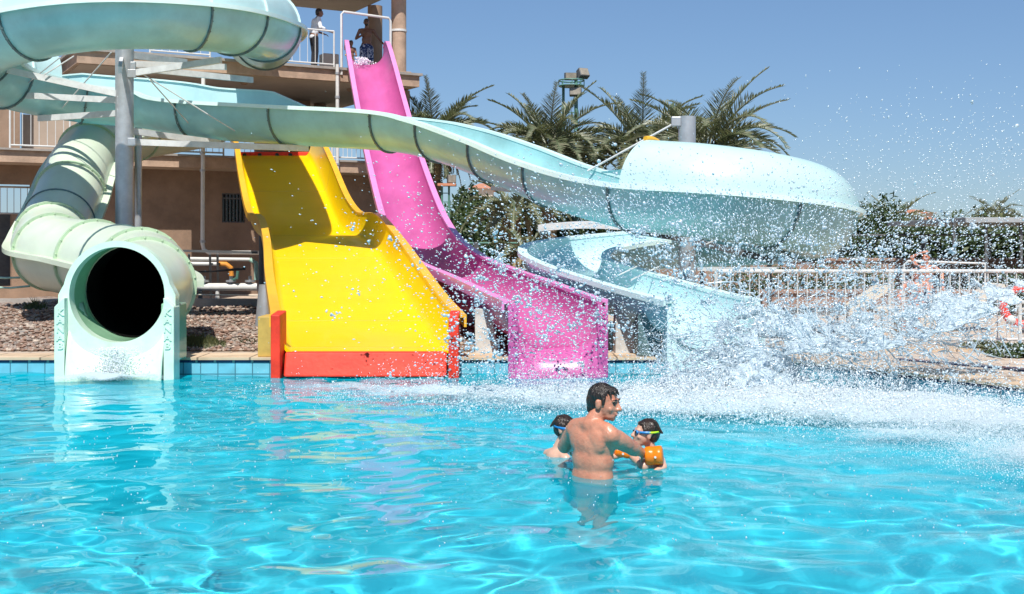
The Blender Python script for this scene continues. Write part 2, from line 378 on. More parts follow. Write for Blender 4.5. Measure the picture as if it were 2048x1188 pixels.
for i in range(n):
    j = (i+1) % n; a = EDGE[i]; b = EDGE[j]
    mb.add([(*a, DZ-.065), (*b, DZ-.065), (*b, -1.3), (*a, -1.3)], [(0, 3, 2, 1)])
    mb2.add([(*a, DZ-.03), (*b, DZ-.03), (*b, DZ-.065), (*a, DZ-.065)], [(0, 3, 2, 1)])
tag(mb.build('pool_wall_tiles', 'tile'), kind='structure'); tag(mb2.build('pool_border_tiles', 'navy'), kind='structure')
mb = MB(); mb.add([(x, y, -1.25) for x, y in EDGE], [tuple(range(n-1, -1, -1))])
pf = tag(mb.build('pool_floor', 'floor_tile'), kind='structure'); pf.cycles.is_caustics_receiver = True

# water: a real rippled sheet
rw = np.random.default_rng(11)
def waves(X, Y):
    Z = np.zeros_like(X); GX = X + .10*np.sin(1.3*Y+.7*X) + .05*np.sin(3.1*X-2.2*Y); GY = Y + .10*np.sin(1.7*X-.5*Y+1) + .05*np.sin(2.7*Y+1.9*X)
    for lam, k, sl in ((2.6, 5, .015), (1.5, 7, .019), (.9, 9, .026), (.55, 10, .033), (.34, 12, .036), (.21, 12, .028)):
        for _ in range(k):
            th = rw.uniform(0, 2*PI); l = lam*rw.uniform(.8, 1.25); kk = 2*PI/l
            Z += sl*l/(2*PI)*np.sin(kk*(GX*math.cos(th)+GY*math.sin(th))+rw.uniform(0, 2*PI))*math.sqrt(2/k)*.95
    return Z
def vgrid(y0, y1, s0, s1, cx=0):
    ys = [y0]
    while ys[-1] < y1: t = (ys[-1]-y0)/(y1-y0); ys.append(ys[-1]+lerp(s0, s1, t))
    ys[-1] = y1; return np.array(ys)
def water_mesh():
    ys = vgrid(1.2, PY, .05, .035); xs = np.arange(-9.2, 9.2, .045)
    X, Y = np.meshgrid(xs, ys); 
    Z = waves(X, Y)
    # rougher near the splash, calm damping at the walls is not needed
    d = np.exp(-(((X-2.0)/2.6)**2+((Y-11.5)/1.8)**2)); Z *= 1+.9*d
    far = np.clip((Y-10)/4, 0, 1); Z *= 1+.35*far; Z *= 1-.18*np.clip((Y-6.5)/2, 0, 1)
    ny, nx = X.shape; idx = np.arange(ny*nx).reshape(ny, nx)
    co = np.stack([X, Y, Z], -1).reshape(-1, 3)
    q = np.stack([idx[:-1, :-1], idx[:-1, 1:], idx[1:, 1:], idx[1:, :-1]], -1).reshape(-1, 4)
    c = co[q].mean(1)
    x2 = np.interp(c[:, 1], [1.2, 4.5, 11.36, PY], [8.9, 8.9, 4.85, 3.09])+.06
    q = q[(c[:, 0] < x2)]
    me = bpy.data.meshes.new('water'); me.vertices.add(len(co)); me.vertices.foreach_set('co', co.ravel())
    me.loops.add(len(q)*4); me.loops.foreach_set('vertex_index', q.ravel()); me.polygons.add(len(q))
    me.polygons.foreach_set('loop_start', np.arange(len(q))*4); me.update(calc_edges=True)
    me.polygons.foreach_set('use_smooth', [True]*len(q)); return me
def watermat():
    m, n, o = nodes('pool_water'); L = n.links.new
    r = N(n, 'ShaderNodeBsdfRefraction'); r.inputs['Color'].default_value = (.62, .96, 1, 1); r.inputs['IOR'].default_value = 1.33; r.inputs['Roughness'].default_value = 0
    gl = N(n, 'ShaderNodeBsdfGlossy'); gl.inputs['Roughness'].default_value = .02
    df = N(n, 'ShaderNodeBsdfDiffuse'); df.inputs[0].default_value = (.0, .62, .80, 1); m0 = N(n, 'ShaderNodeMixShader'); tc = N(n, 'ShaderNodeTexCoord')
    sp = N(n, 'ShaderNodeSeparateXYZ'); L(tc.outputs['Object'], sp.inputs[0]); mr = N(n, 'ShaderNodeMapRange'); mr.inputs[1].default_value = 5.2; mr.inputs[2].default_value = 9.0; mr.inputs[3].default_value = .08; mr.inputs[4].default_value = .5; L(sp.outputs[1], mr.inputs[0]); L(mr.outputs[0], m0.inputs[0])
    fr = N(n, 'ShaderNodeFresnel'); fr.inputs['IOR'].default_value = 1.27
    mx = N(n, 'ShaderNodeMixShader'); L(fr.outputs[0], mx.inputs[0]); L(r.outputs[0], m0.inputs[1]); L(df.outputs[0], m0.inputs[2]); L(m0.outputs[0], mx.inputs[1]); L(gl.outputs[0], mx.inputs[2]); L(mx.outputs[0], o.inputs[0]); return m
M['water'] = watermat()
wm = water_mesh(); wm.materials.append(M['water']); wat = bpy.data.objects.new('water', wm); COL.objects.link(wat); tag(wat, kind='structure')
wat.cycles.is_caustics_caster = True
# ================================================================ gravel bed, curb, steps
mb = MB(); xs = np.linspace(-17, .6, 90); ys = np.linspace(15.15, 27.9, 60); v = []
def gz(x, y): 
    k = min(1, (y-15.1)/1.2, (27.9-y)/2)
    return DZ + max(0, k)*(.07*math.sin(x*.9+y*.4)+.05*math.sin(x*2.1-y*1.3)+.11)
v = [(x, y, gz(x, y)-.006) for y in ys for x in xs]; f = [(j*90+i, j*90+i+1, (j+1)*90+i+1, (j+1)*90+i) for j in range(59) for i in range(89)]
mb.add(v, f); tag(mb.build('gravel_bed', 'gravel', smooth=True), kind='structure')
mb = MB(); ico = [(0,0,1),(.9,0,.2),(.3,.85,.1),(-.75,.5,.15),(-.7,-.55,.1),(.35,-.85,.2),(.5,.4,-.6),(-.5,.2,-.6),(.1,-.6,-.6)]
icf = [(0,1,2),(0,2,3),(0,3,4),(0,4,5),(0,5,1),(1,6,2),(2,6,7),(2,7,3),(3,7,4),(4,7,8),(4,8,5),(5,8,1),(1,8,6),(6,8,7)]
for k in range(12000):
    y = 15.1+ (RNG.random()**1.6)*9; x = RNG.uniform(-.43*y-1, .4); s_ = RNG.uniform(.014, .042)*(1+.3*(y-15)/9); an = RNG.uniform(0, 6.28); ca, sa = math.cos(an), math.sin(an)
    sx, sy, sz = s_*RNG.uniform(.8, 1.5), s_*RNG.uniform(.7, 1.1), s_*RNG.uniform(.5, .9)
    mb.add([(x+(a*sx)*ca-(b*sy)*sa, y+(a*sx)*sa+(b*sy)*ca, gz(x, y)+c*sz+sz*.3) for a, b, c in ico], icf)
tag(mb.build('gravel', 'pebble'), label='loose brown and grey stones covering the bed between pool and building', kind='stuff')
mb = MB(); mb.box((-17, 24.6, DZ-.1), (.6, 24.95, DZ+.22)); tag(mb.build('curb', 'concrete'), kind='structure')

# ================================================================ TOWER (building turned 29 degrees)
TA = Vector((-12.19, 29, 0)); TD = Vector((.872, .49, 0)).normalized(); TN = Vector((-TD.y, TD.x, 0))
def TP(t, n_, z): return TA + TD*t + TN*n_ + Vector((0, 0, z))
class TB(MB):
    def tb(s, t0, t1, n0, n1, z0, z1):
        c = [TP(t, q, z) for z in (z0, z1) for t, q in ((t0, n0), (t1, n0), (t1, n1), (t0, n1))]
        return s.add(c, [(0,3,2,1),(4,5,6,7),(0,1,5,4),(1,2,6,5),(2,3,7,6),(3,0,4,7)])
tower = thing('slide_tower', 'tan plastered open tower with two decks and round columns behind the slides', 'building', TP(0, 0, 0))
Z1, Z2 = 3.88, 6.44                        # deck levels
TB().tb(-9, 10.95, .02, 6.2, Z1-.34, Z1-.05).build('deck_slab', 'plaster_light', tower)
TB().tb(-9, 11.02, -.06, 6.26, Z1-.05, Z1).build('deck_paving', 'concrete', tower)
TB().tb(1.6, 10.95, .02, 6.2, Z2-.38, Z2-.07).build('deck_slab', 'plaster_light', tower)
TB().tb(1.5, 11.02, -.06, 6.26, Z2-.07, Z2).build('deck_paving', 'concrete', tower)
TB().tb(-9, 10.7, .15, 6, Z1-.352, Z1-.342).build('ceiling', 'soffit', tower)
TB().tb(1.7, 10.7, .15, 6, Z2-.392, Z2-.382).build('ceiling', 'soffit', tower)
TB().tb(2.0, 11.3, -.3, 5.9, 9.22, 9.6).build('roof', 'soffit', tower)
TB().tb(1.9, 11.4, -.35, -.3, 9.2, 9.7).build('roof_fascia', 'plaster', tower)
# ground floor wall with a window opening and an open bay on the left
w = TB(); n0, n1 = .95, 1.2; zt = Z1-.35
def px2t(px, n_):
    k = (px-1024)/F; bx = TA.x+TN.x*n_; by = TA.y+TN.y*n_; return (k*by-bx)/(TD.x-k*TD.y)
tw0, tw1 = px2t(444, n0), px2t(490, n0); tl = px2t(62, n0); td = px2t(23, n0)
w.tb(tl, tw0, n0, n1, .1, zt).tb(tw0, tw1, n0, n1, .1, 2.14).tb(tw0, tw1, n0, n1, 2.94, zt).tb(tw1, 10.4, n0, n1, .1, zt)
w.tb(-9, tl, n0, n1, 3.05, zt).tb(td, tl, n0, n1, .1, 2.3).tb(-9, td, n0, n1, .1, .5)
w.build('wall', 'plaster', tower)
win = TB().tb(tw0, tw1, n0+.12, n0+.16, 2.14, 2.94).build('window', 'dark_glass', tower)
fr_ = TB()
for tt in np.linspace(tw0+.03, tw1-.03, 7): fr_.tb(tt-.012, tt+.012, n0+.05, n0+.08, 2.14, 2.94)
fr_.tb(tw0, tw1, n0+.04, n0+.09, 2.14, 2.17); fr_.tb(tw0, tw1, n0+.04, n0+.09, 2.78, 2.82); fr_.tb(tw0, tw1, n0+.04, n0+.09, 2.91, 2.94); fr_.build('window_grille', 'dark_steel', win)
TB().tb(-9, tl+.6, n0+.9, n0+1.0, .1, 2.35).build('inner_wall', 'dark_steel', tower)  # dark panel, its colour stands in for the shade inside the open bay
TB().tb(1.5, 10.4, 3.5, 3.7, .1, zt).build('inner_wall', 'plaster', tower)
# blocks on the decks
TB().tb(px2t(520, 5), px2t(612, 5), 4.6, 5.6, Z1, Z2-.4).build('stair_block', 'plaster', tower)
TB().tb(px2t(-60, 1.5), px2t(40, 1.5), 1.5, 3.0, Z1, 9).build('stair_block', 'plaster', tower)
TB().tb(px2t(44, 2.2), px2t(170, 2.2), 2.2, 2.3, Z1, Z1+1.05).build('wall_panel', 'soffit', tower)
for (px, n_, z0, z1, r) in ((797.5, .45, Z2, 9.22, .215), (750, 4.6, Z2, 9.22, .235), (281, 1.6, Z1, Z2-.38, .15), (806, .9, Z1, Z2-.4, .2), (640, 5.2, Z1, Z2-.4, .2), (150, 4.5, Z1, Z2-.4, .2)):
    t = px2t(px, n_); c = MB().tube([TP(t, n_, z0), TP(t, n_, z1)], r, 28).build('column', 'plaster_light' if px == 797.5 else 'plaster', tower, smooth='auto')
    if px == 797.5: MB().tube([TP(t, n_, Z2+1.22), TP(t, n_, Z2+1.28)], r+.02, 28).build('collar', 'white_metal', c, smooth='auto'); TB().tb(t-.27, t+.27, n_-.27, n_+.27, Z2, Z2+.06).build('base', 'plaster_light', c)
for (px, n_, z) in ((722, 1.4, 9.2), (488, 1.3, Z2-.4), (702, 1.3, Z2-.4)):
    t = px2t(px, n_); MB().sphere(TP(t, n_, z), (.13, .13, .09), 14, 8).build('ceiling_lamp', 'plaster', tower, smooth=True)
def rail_seg(parent, A, B, h, step, m='white_metal', posts=(0, 1), r=.022, z0=.08, dz=0., bar_r=.009, name='railing', lean=None):
    "railing from A to B at floor level: top and bottom rail, posts, separate balusters"
    A = Vector(A); B = Vector(B); d = B-A; L = d.length; u = d/L
    root = parent
    o = MB().tube([A+Vector((0, 0, h)), B+Vector((0, 0, h))], r*1.15, 10).build('top_rail', m, root, smooth='auto')
    MB().tube([A+Vector((0, 0, z0)), B+Vector((0, 0, z0))], r, 8).build('bottom_rail', m, root, smooth='auto')
    for q in posts: MB().tube([A+d*q, A+d*q+Vector((0, 0, h))], r*1.1, 8).build('post', m, root, smooth='auto')
    b0 = MB().tube([A+u*step*.5+Vector((0, 0, z0)), A+u*step*.5+Vector((0, 0, h))], bar_r, 6).build('baluster', m, root, smooth='auto')
    k = int(L/step)
    for i in range(1, k): clone(b0, root, b0.location+u*(step*i))
    return o
def railing(label, A, B, h, step, cat='railing', **k):
    t = thing('railing', label, cat, Vector(A)); rail_seg(t, A, B, h, step, **k); return t
T_ = px2t
railing('white railing on the upper deck edge left of the pink slide', TP(T_(300, .1), .1, Z2), TP(T_(668, .1), .1, Z2), 1.0, .2, posts=(0, .5, 1), group='railings of the tower') if False else None
def rl(label, p0, p1, n_, z, h=1., step=.2, posts=(0, 1)):
    t = railing(label, TP(T_(p0, n_), n_, z), TP(T_(p1, n_), n_, z), h, step, posts=posts); return t
rl('white railing of the upper deck beside the man in the white shirt', 545, 668, .1, Z2, 1.0, .22)
rl('white railing of the upper deck half hidden by the top of the blue tube', 300, 420, .1, Z2, 1.0, .2)
rl('white railing of the middle deck at far left behind the green tube', 20, 140, .1, Z1, 1.0, .19)
rl('white railing of the middle deck just right of the tall silver post', 300, 447, .1, Z1, .95, .17)
rl('white railing of the middle deck between the yellow and the pink slide', 664, 735, .1, Z1, .95, .13)
rl('white railing at the back of the middle deck behind the yellow slide', 470, 640, 5.6, Z1, 1., .2)
rl('white railing in the open ground bay left of the green tube', -20, 62, 1.5, 2.25, .75, .16)
# goal-post shaped safety frame over the pink slide
A = TP(T_(683, 0), .0, Z2); B = TP(T_(781, .25), .25, Z2)
fz = thing('safety_frame', 'white tubular arch standing over the top of the pink slide', 'frame', A)
MB().tube([A+Vector((0,0,-.2)), A+Vector((0,0,1.47)), A+TD*.06+Vector((0,0,1.55)), B-TD*.06+Vector((0,0,1.55)), B+Vector((0,0,1.47)), B+Vector((0,0,.2))], .035, 10).build('arch', 'white_metal', fz, smooth='auto')
# drain pipes
def pipe(name, label, cat, pts, r, m, n=12, collars=(), cl='steel'):
    t = thing(name, label, cat, pts[0]); MB().tube(pts, r, n).build('pipe', m, t, smooth='auto')
    for c in collars:
        c = Vector(c); MB().tube([c-Vector((0,0,.03)), c+Vector((0,0,.03))], r*1.35, 14).build('collar', cl, t, smooth='auto')
    return t
yp = TP(T_(675, -.1), -.1, 0)
pipe('downpipe', 'white downpipe running from the upper deck down past the pink slide', 'pipe', [(yp.x, yp.y-.02, 6.5), (yp.x, yp.y-.02, 3.3)], .05, 'white_metal', collars=[(yp.x, yp.y-.02, z) for z in (6.25, 5.6, 4.9, 3.75)])
yq = TP(T_(411, -.1), -.1, 0); yq.y -= .3
pipe('downpipe', 'white downpipe ending in the pipework beside the yellow slide', 'pipe', [(yq.x+.02, yq.y, 5.9), (yq.x, yq.y, 1.56), (yq.x+.03, yq.y, 1.42), (yq.x+.15, yq.y-.02, 1.34), (yq.x+1.5, yq.y-.05, 1.33)], .052, 'white_metal', collars=[(yq.x, yq.y, z) for z in (3.9, 3.45, 1.62)])
# pipe gallery
py_ = 26.6
g0 = thing('pipework', 'white pump pipework with valves against the tan wall beside the yellow slide', 'pipework', P(340, 600, py_))
def GP(px, py, dy=0): return P(px, py, py_+dy)
MB().tube([GP(330, 517), GP(500, 519)], .04, 10).build('pipe', 'white_metal', g0, smooth='auto')
MB().tube([GP(330, 527), GP(438, 528)], .045, 10).build('pipe', 'white_metal', g0, smooth='auto')
MB().tube([GP(436, 528), GP(452, 528), GP(462, 536), GP(463, 552)], .055, 10).build('elbow', 'orange_pipe', g0, smooth='auto')
MB().tube([GP(500, 519), GP(512, 526), GP(513, 560)], .05, 10).build('elbow', 'mint_pipe', g0, smooth='auto')
MB().tube([GP(358, 574, -.3), GP(515, 574, -.3)], .085, 14).build('manifold', 'white_metal', g0, smooth='auto')
for px in (361, 365, 369): MB().tube([GP(px, 574, -.3), GP(px+2, 574, -.3)], .13, 16).build('flange', 'steel', g0, smooth='auto')
for px in (408, 462, 500): 
    v_ = MB().tube([GP(px, 574, -.3), GP(px, 552, -.3)], .04, 8).tube([GP(px, 564, -.3), GP(px, 560, -.3)], .11, 12); v_.build('valve', 'steel', g0, smooth='auto')
MB().tube([GP(463, 562, -.3), GP(474, 556, -.45), GP(476, 542, -.45)], .035, 8).build('valve_handle', 'mesh_grn', g0, smooth='auto')
MB().tube([GP(435, 574, -.3), GP(435, 614, -.3)], .045, 8).build('pipe', 'white_metal', g0, smooth='auto')
for px in (384, 401): MB().bar(GP(px, 580, -.3), GP(px, 612, -.3), .08).build('support', 'dark_steel', g0)
fr2 = thing('pipe_frame', 'grey square-tube rack around the white pump pipework', 'frame', GP(343, 612, -.7))
for a, b in (((343, 501), (515, 505)), ((343, 516), (343, 612)), ((343, 501), (343, 516)), ((343, 610), (515, 611)), ((343, 540), (380, 541))):
    MB().bar(GP(*a, -.7), GP(*b, -.7), .05).build('bar', 'dark_steel', fr2)
for px in (378, 420, 435): MB().bar(GP(px, 508, -.2), GP(px+2, 612, .3), .05).build('bar', 'dark_steel', fr2)
tag(MB().tube([P(343, 545, 25.9), P(420, 543, 25.2), P(490, 536, 23)], .016, 6).tube([P(343, 549, 25.9), P(430, 543, 25.2), P(490, 539, 23)], .012, 6).build('black_hose', 'black', smooth=True), 'black hose strung from the grey rack to the dark post of the yellow slide', 'hose')
tag(MB().tube([P(350, 589, 23), P(530, 591, 21)], .014, 6).build('guide_rope', 'cream', smooth=True), 'pale rope stretched low beside the green exit to the yellow slide', 'rope')
for k, (a, b, l) in enumerate((((-20, 554), (40, 555), 'upper green hose at far left edge below the green tube'), ((-20, 574), (60, 572), 'lower green hose at far left edge below the green tube'))):
    tag(MB().tube([P(*a, 22), P((a[0]+b[0])/2, a[1]+2, 22), P(*b, 22)], .02, 6).build('garden_hose', 'mint_pipe', smooth=True), l, 'hose')
# dry shrub tuft by the green exit
def tuft(x, y, z, r, h, k, m, label, name='grass_tuft'):
    mb = MB()
    for _ in range(k):
        a = RNG.uniform(0, 6.28); d = r*math.sqrt(RNG.random()); bx, by = x+d*math.cos(a), y+d*math.sin(a)*.6; hh = h*RNG.uniform(.4, 1)*(1-.5*d/r); ln = RNG.uniform(-.5, .5)*hh; w_ = .006
        mb.add([(bx-w_, by, z), (bx+w_, by, z), (bx+ln*.5+w_, by+.02, z+hh*.6), (bx+ln*.5-w_, by+.02, z+hh*.6), (bx+ln, by, z+hh)], [(0, 1, 2, 3), (3, 2, 4)])
    return tag(mb.build(name, m), label, 'plant')
tuft(PX(393, 15.4), 15.4, DZ, .36, .26, 900, 'leaf2', 'dry olive grass tuft on the coping beside the green slide exit')
tuft(PX(487, 15.8), 15.8, DZ, .22, .14, 300, 'leaf2', 'small dry tuft in the gravel left of the yellow slide foot')
tuft(PX(70, 22), 22, DZ+.1, .2, .35, 200, 'leaf', 'small green weed in the gravel at far left')

# ================================================================ GREEN TUBE SLIDE
gs = thing('tube_slide', 'pale green enclosed tube slide with a round black mouth over the pool', 'slide', (-4.48, 13.6, 0))
GR = .55
gp = crom([(-4.485, 13.75, .965), (-4.55, 14.9, 1.02), (-5.05, 16.3, 1.16), (-6.15, 17.7, 1.30), (-7.15, 18.7, 1.42), (-7.62, 19.9, 1.66), (-7.85, 21.2, 2.3), (-8.12, 22.6, 3.0), (-8.28, 24.2, 3.6), (-8.2, 26, 3.95), (-8.0, 28.5, 4.3), (-7.9, 31.5, 4.7)], 8)
gf = frames(gp); NG = len(gf)
full = arcprof(GR, .03, 0, 2*PI, 40)
def tubeprof(r, th, n=40): 
    return [(r*math.cos(2*PI*k/n), r*math.sin(2*PI*k/n)) for k in range(n)]
def tube_shell(fr, i0, i1, r, name, m, parent, n=40):
    mb = MB(); sweep(mb, fr, lambda i: tubeprof(r, 0, n), i0, i1, caps=False); return mb.build(name, m, parent, smooth=True)
cuts = [0, 8, 16, 24, 32, 40, 50, 60, 72, NG-1]
for a, b in zip(cuts[:-1], cuts[1:]): tube_shell(gf, a, b, GR+.03, 'tube_section', 'green', gs)
tube_shell(gf, 0, 3, GR, 'mouth_lining', 'green_shaded', gs)
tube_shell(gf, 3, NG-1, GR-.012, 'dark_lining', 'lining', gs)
for i in cuts[1:-1]: joint(gf, i, GR+.02, GR+.02, gs, 'green_seam', full=True, wd=.022, ext=.05, name='joint_ring')
for i in (20, 44): joint(gf, i, GR+.02, GR+.02, gs, 'joint', full=True, wd=.012, ext=.03, bolts=False, name='joint_ring')
for sd in (-1, 1):
    for a, b in ((9, NG-1),):
        mb = MB(); sweep(mb, gf, lambda i: [(sd*(GR+.02), -.035), (sd*(GR+.15), -.035), (sd*(GR+.15), .035), (sd*(GR+.02), .035)], a, b); mb.build('side_flange', 'green', gs, smooth='auto')
# front plate: ring that merges into two square jambs
cx, cz, yF = -4.485, .965, 13.62
mb = MB(); K = 64; inn = []; out = []
for k in range(K):
    a = 2*PI*k/K; c, s_ = math.cos(a), math.sin(a); inn.append((cx+GR*.985*c, cz+GR*.985*s_))
    if s_ > .12: rr = .612; out.append((cx+rr*c, cz+rr*s_))
    else:
        hw = .665; hb = cz+.12; tX = hw/abs(c) if abs(c) > 1e-6 else 9; tZ = hb/abs(s_) if abs(s_) > 1e-6 else 9; tt = min(tX, tZ)
        if s_ > -.05: tt = min(tt, .625+(.12-s_)*.5)
        out.append((cx+tt*c, cz+tt*s_))
v = [(x, yF, z) for x, z in inn]+[(x, yF, z) for x, z in out]+[(x, yF+.16, z) for x, z in out]+[(x, yF+.16, z) for x, z in inn]; f = []
for k in range(K):
    j = (k+1) % K
    f += [(k, j, K+j, K+k), (K+k, K+j, 2*K+j, 2*K+k), (2*K+k, 2*K+j, 3*K+j, 3*K+k), (3*K+k, 3*K+j, j, k)]
# keep only the part above the apron
mb.add(v, f); mb.build('mouth_plate', 'exit_green', gs, smooth='auto')
def jamb(parent, x0, x1, y0, y1, z0, z1, m, ch=.07, side=1, txt=None, ts=.1, round_=False):
    xs = [(x0, z0), (x1, z0), (x1, z1-(ch if side > 0 else 0)), (x1-(ch if side > 0 else 0), z1), (x0+(ch if side < 0 else 0), z1), (x0, z1-(ch if side < 0 else 0))]
    n_ = len(xs); mb = MB(); mb.add([(x, y0, z) for x, z in xs]+[(x, y1, z) for x, z in xs], [tuple(range(n_)), tuple(range(2*n_-1, n_-1, -1))]+[((i+1) % n_, i, i+n_, (i+1) % n_+n_) for i in range(n_)])
    o = mb.build('exit_post', m, parent, bevel=.012)
    if txt:
        l = text_mesh(txt, ts, ((x0+x1)/2-(.012*side), y0-.004, z1-.1), m, o)
    return o
M['exit_green2'] = M['exit_green']
jamb(gs, cx-.675, cx-.558, yF-.10, yF+.14, -.25, .93, 'exit_green', .10, -1, 'KANAB', .105)
jamb(gs, cx+.558, cx+.675, yF-.10, yF+.14, -.25, .93, 'exit_green', .10, 1, 'KANAB', .105)
# apron: curved tongue from tube floor down into the water
def apron(parent, name, x0, x1, yb, yf, zfun, zend, m, nx=30, ny=14, thick=.03):
    v = []; 
    for j in range(ny+1):
        t = j/ny
        for i in range(nx+1):
            x = lerp(x0, x1, i/nx); zb = zfun(x); y = lerp(yb, yf, 1-(1-t)**1.6); z = lerp(zb, zend, t**2.2)
            v.append((x, y, z))
    f = [(j*(nx+1)+i, (j+1)*(nx+1)+i, (j+1)*(nx+1)+i+1, j*(nx+1)+i+1) for j in range(ny) for i in range(nx)]
    mb = MB(); mb.add(v, f); o = mb.build(name, m, parent, smooth=True); s_ = o.modifiers.new('t', 'SOLIDIFY'); s_.thickness = thick; return o
apron(gs, 'apron', cx-.54, cx+.54, yF+.45, yF-.17, lambda x: cz-math.sqrt(max(0, GR**2-(x-cx)**2))+.004, -.25, 'exit_green')
MB().box((cx+.45, yF+.165, .205), (cx+.66, yF+.5, .86)).build('side_box', 'green_shaded', gs, bevel=.02)
for k, (x, y, z) in enumerate(((-7.6, 20.6, 1.3), (-8.0, 23.5, 2.6))):
    pass
tag(MB().tube([(-7.35, 23.6, .1), (-7.35, 23.6, 3.9)], .07, 12).build('support_post', 'steel', smooth='auto'), 'thin grey post holding the upper green tube beside the tall silver post', 'post')
# ================================================================ YELLOW SLIDE
ys_ = thing('wide_slide', 'wide yellow open slide with red posts and a red lip at the pool', 'slide', (-1.7, 13.9, 0))
#       X     Y     zfloor half-floor  hl   hr
yk = [(-6.23, 31.3, 3.86, .84, .50, .62), (-5.85, 30.1, 3.55, .84, .50, .66), (-5.25, 27.9, 2.78, .85, .50, .70), (-4.62, 25.7, 2.0, .85, .46, .62), (-4.18, 24.2, 1.75, .86, .40, .46), (-3.85, 23.1, 1.70, .87, .42, .44),
      (-3.50, 22.0, 1.56, .87, .44, .50), (-2.98, 19.9, 1.16, .87, .46, .50), (-2.46, 17.5, .74, .87, .44, .48), (-2.02, 15.6, .42, .87, .42, .45), (-1.74, 14.35, .30, .87, .42, .42), (-1.68, 14.0, .283, .87, .42, .42)]
yk = crom(yk, 6); yfr = frames([q[:3] for q in yk])
yfr = [(p, Vector((1, 0, 0)), Vector((0, 0, 1)), t) for p, a, b, t in yfr]
def yprof(i, sh=0.):
    _, yy_, _, hw, hl, hr = yk[i]; fl = .17; fr_2 = np.interp(yy_, [14, 15.5, 18, 22, 24, 31], [.17, .2, .21, .17, .17, .17]); o = []
    for k in range(9): a = PI/2*k/8; o.append((-hw-fl*math.cos(a) + sh*-1*(k == -1), hl*(1-math.sin(a))))
    for k in range(9): a = PI/2*(1-k/8); o.append((hw+fr_2*math.cos(a), hr*(1-math.sin(a))))
    return o
def shell(pr, th): 
    o2 = []
    for k, (x, y) in enumerate(pr):
        a = pr[max(k-1, 0)]; b = pr[min(k+1, len(pr)-1)]; dx, dy = b[0]-a[0], b[1]-a[1]; l = math.hypot(dx, dy) or 1
        o2.append((x+dy/l*th, y-dx/l*th))
    return o2 + pr[::-1]
mb = MB(); sweep(mb, yfr, lambda i: shell(yprof(i), .035)); mb.build('trough', 'yellow', ys_, smooth='auto')
for sd in (-1, 1):
    def rp(i):
        _, yy_, _, hw, hl, hr = yk[i]; e = hw+(.17 if sd < 0 else float(np.interp(yy_, [14, 15.5, 18, 22, 24, 31], [.17, .2, .21, .17, .17, .17]))); h = hl if sd < 0 else hr
        return [(sd*(e-.015), h-.02), (sd*(e-.015), h+.015), (sd*(e+.11), h+.015), (sd*(e+.11), h-.13), (sd*(e+.08), h-.13), (sd*(e+.08), h-.02)][::(1 if sd > 0 else -1)]
    mb = MB(); sweep(mb, yfr, rp); mb.build('rim', 'yellow_rim', ys_, smooth='auto')
    # rounded head of the rim at the top platform
    h = yk[0][4] if sd < 0 else yk[0][5]; e = yk[0][3]+.17; p0 = yfr[0][0]
    pts = [p0+Vector((sd*(e+.05), .45*math.sin(a), h-.45+.45*math.cos(a))) for a in np.linspace(0, PI*.6, 8)]
    mb = MB(); 
    for a_, b_ in zip(pts[:-1], pts[1:]): mb.bar(a_, b_, .12, .05, up=(1, 0, 0))
    mb.build('rim_head', 'yellow_rim', ys_)
for i in (12, 26, 40, 52, 60):
    p_ = yfr[i][0]; mb = MB(); sweep(mb, [(p_-yfr[i][3]*.005, *yfr[i][1:]), (p_+yfr[i][3]*.005, *yfr[i][1:])], lambda j: [(x, y+.003) for x, y in yprof(i)]+[(x, y-.001) for x, y in yprof(i)][::-1]); mb.build('seam', 'yellow_old', ys_)
# red front
YF = 13.86
for sd in (-1, 1):
    x0 = -1.68+sd*1.0; a, b = sorted((x0-.055*1, x0+.055)); 
    if sd > 0: a, b = -1.68+.95, -1.68+1.07
    else: a, b = -1.68-1.09, -1.68-.98
    mb = MB(); mb.add([(a, YF-.1, -.1), (b, YF-.1, -.1), (b, YF-.1, .73), (a, YF-.1, .73), (a, YF+.3, -.1), (b, YF+.3, -.1), (b, YF+.3, .76), (a, YF+.3, .76)], [(0,1,2,3),(5,4,7,6),(4,0,3,7),(1,5,6,2),(3,2,6,7),(4,5,1,0)])
    mb.build('exit_post', 'red', ys_, bevel=.015)
mb = MB(); X0, X1 = -1.68-.955, -1.68+.925; mb.add([(X0, YF-.04, .01), (X1, YF-.04, .01), (X1, YF+.07, .284), (X0, YF+.07, .284), (X0, YF+.2, .01), (X1, YF+.2, .01), (X1, YF+.2, .288), (X0, YF+.2, .288)], [(0,1,2,3),(5,4,7,6),(4,0,3,7),(1,5,6,2),(3,2,6,7),(4,5,1,0)]); mb.build('front_lip', 'red', ys_, bevel=.02)
hs = MB(); hs.add([TP(0,0,0)*0], []); hs.v = []; p0 = yfr[0][0]
mb = MB(); mb.box((p0.x-.95, p0.y+.02, p0.z-.08), (p0.x+.95, p0.y+.09, p0.z+.1)); mb.build('top_strip', 'red', ys_, bevel=.01)
for dx in (-.75, -.35, .1, .45): MB().tube([(p0.x+dx, p0.y+.015, p0.z+.02), (p0.x+dx, p0.y-.01, p0.z+.02)], .05, 12).build('strip_hole', 'black', ys_)
MB().box((-3.02, 14.25, .2), (-2.80, 14.75, .68)).build('side_box', 'yellow_old', ys_, bevel=.01)
MB().box((-2.75, 14.05, .15), (-.7, 14.4, .26)).build('base_board', 'yellow_old', ys_)
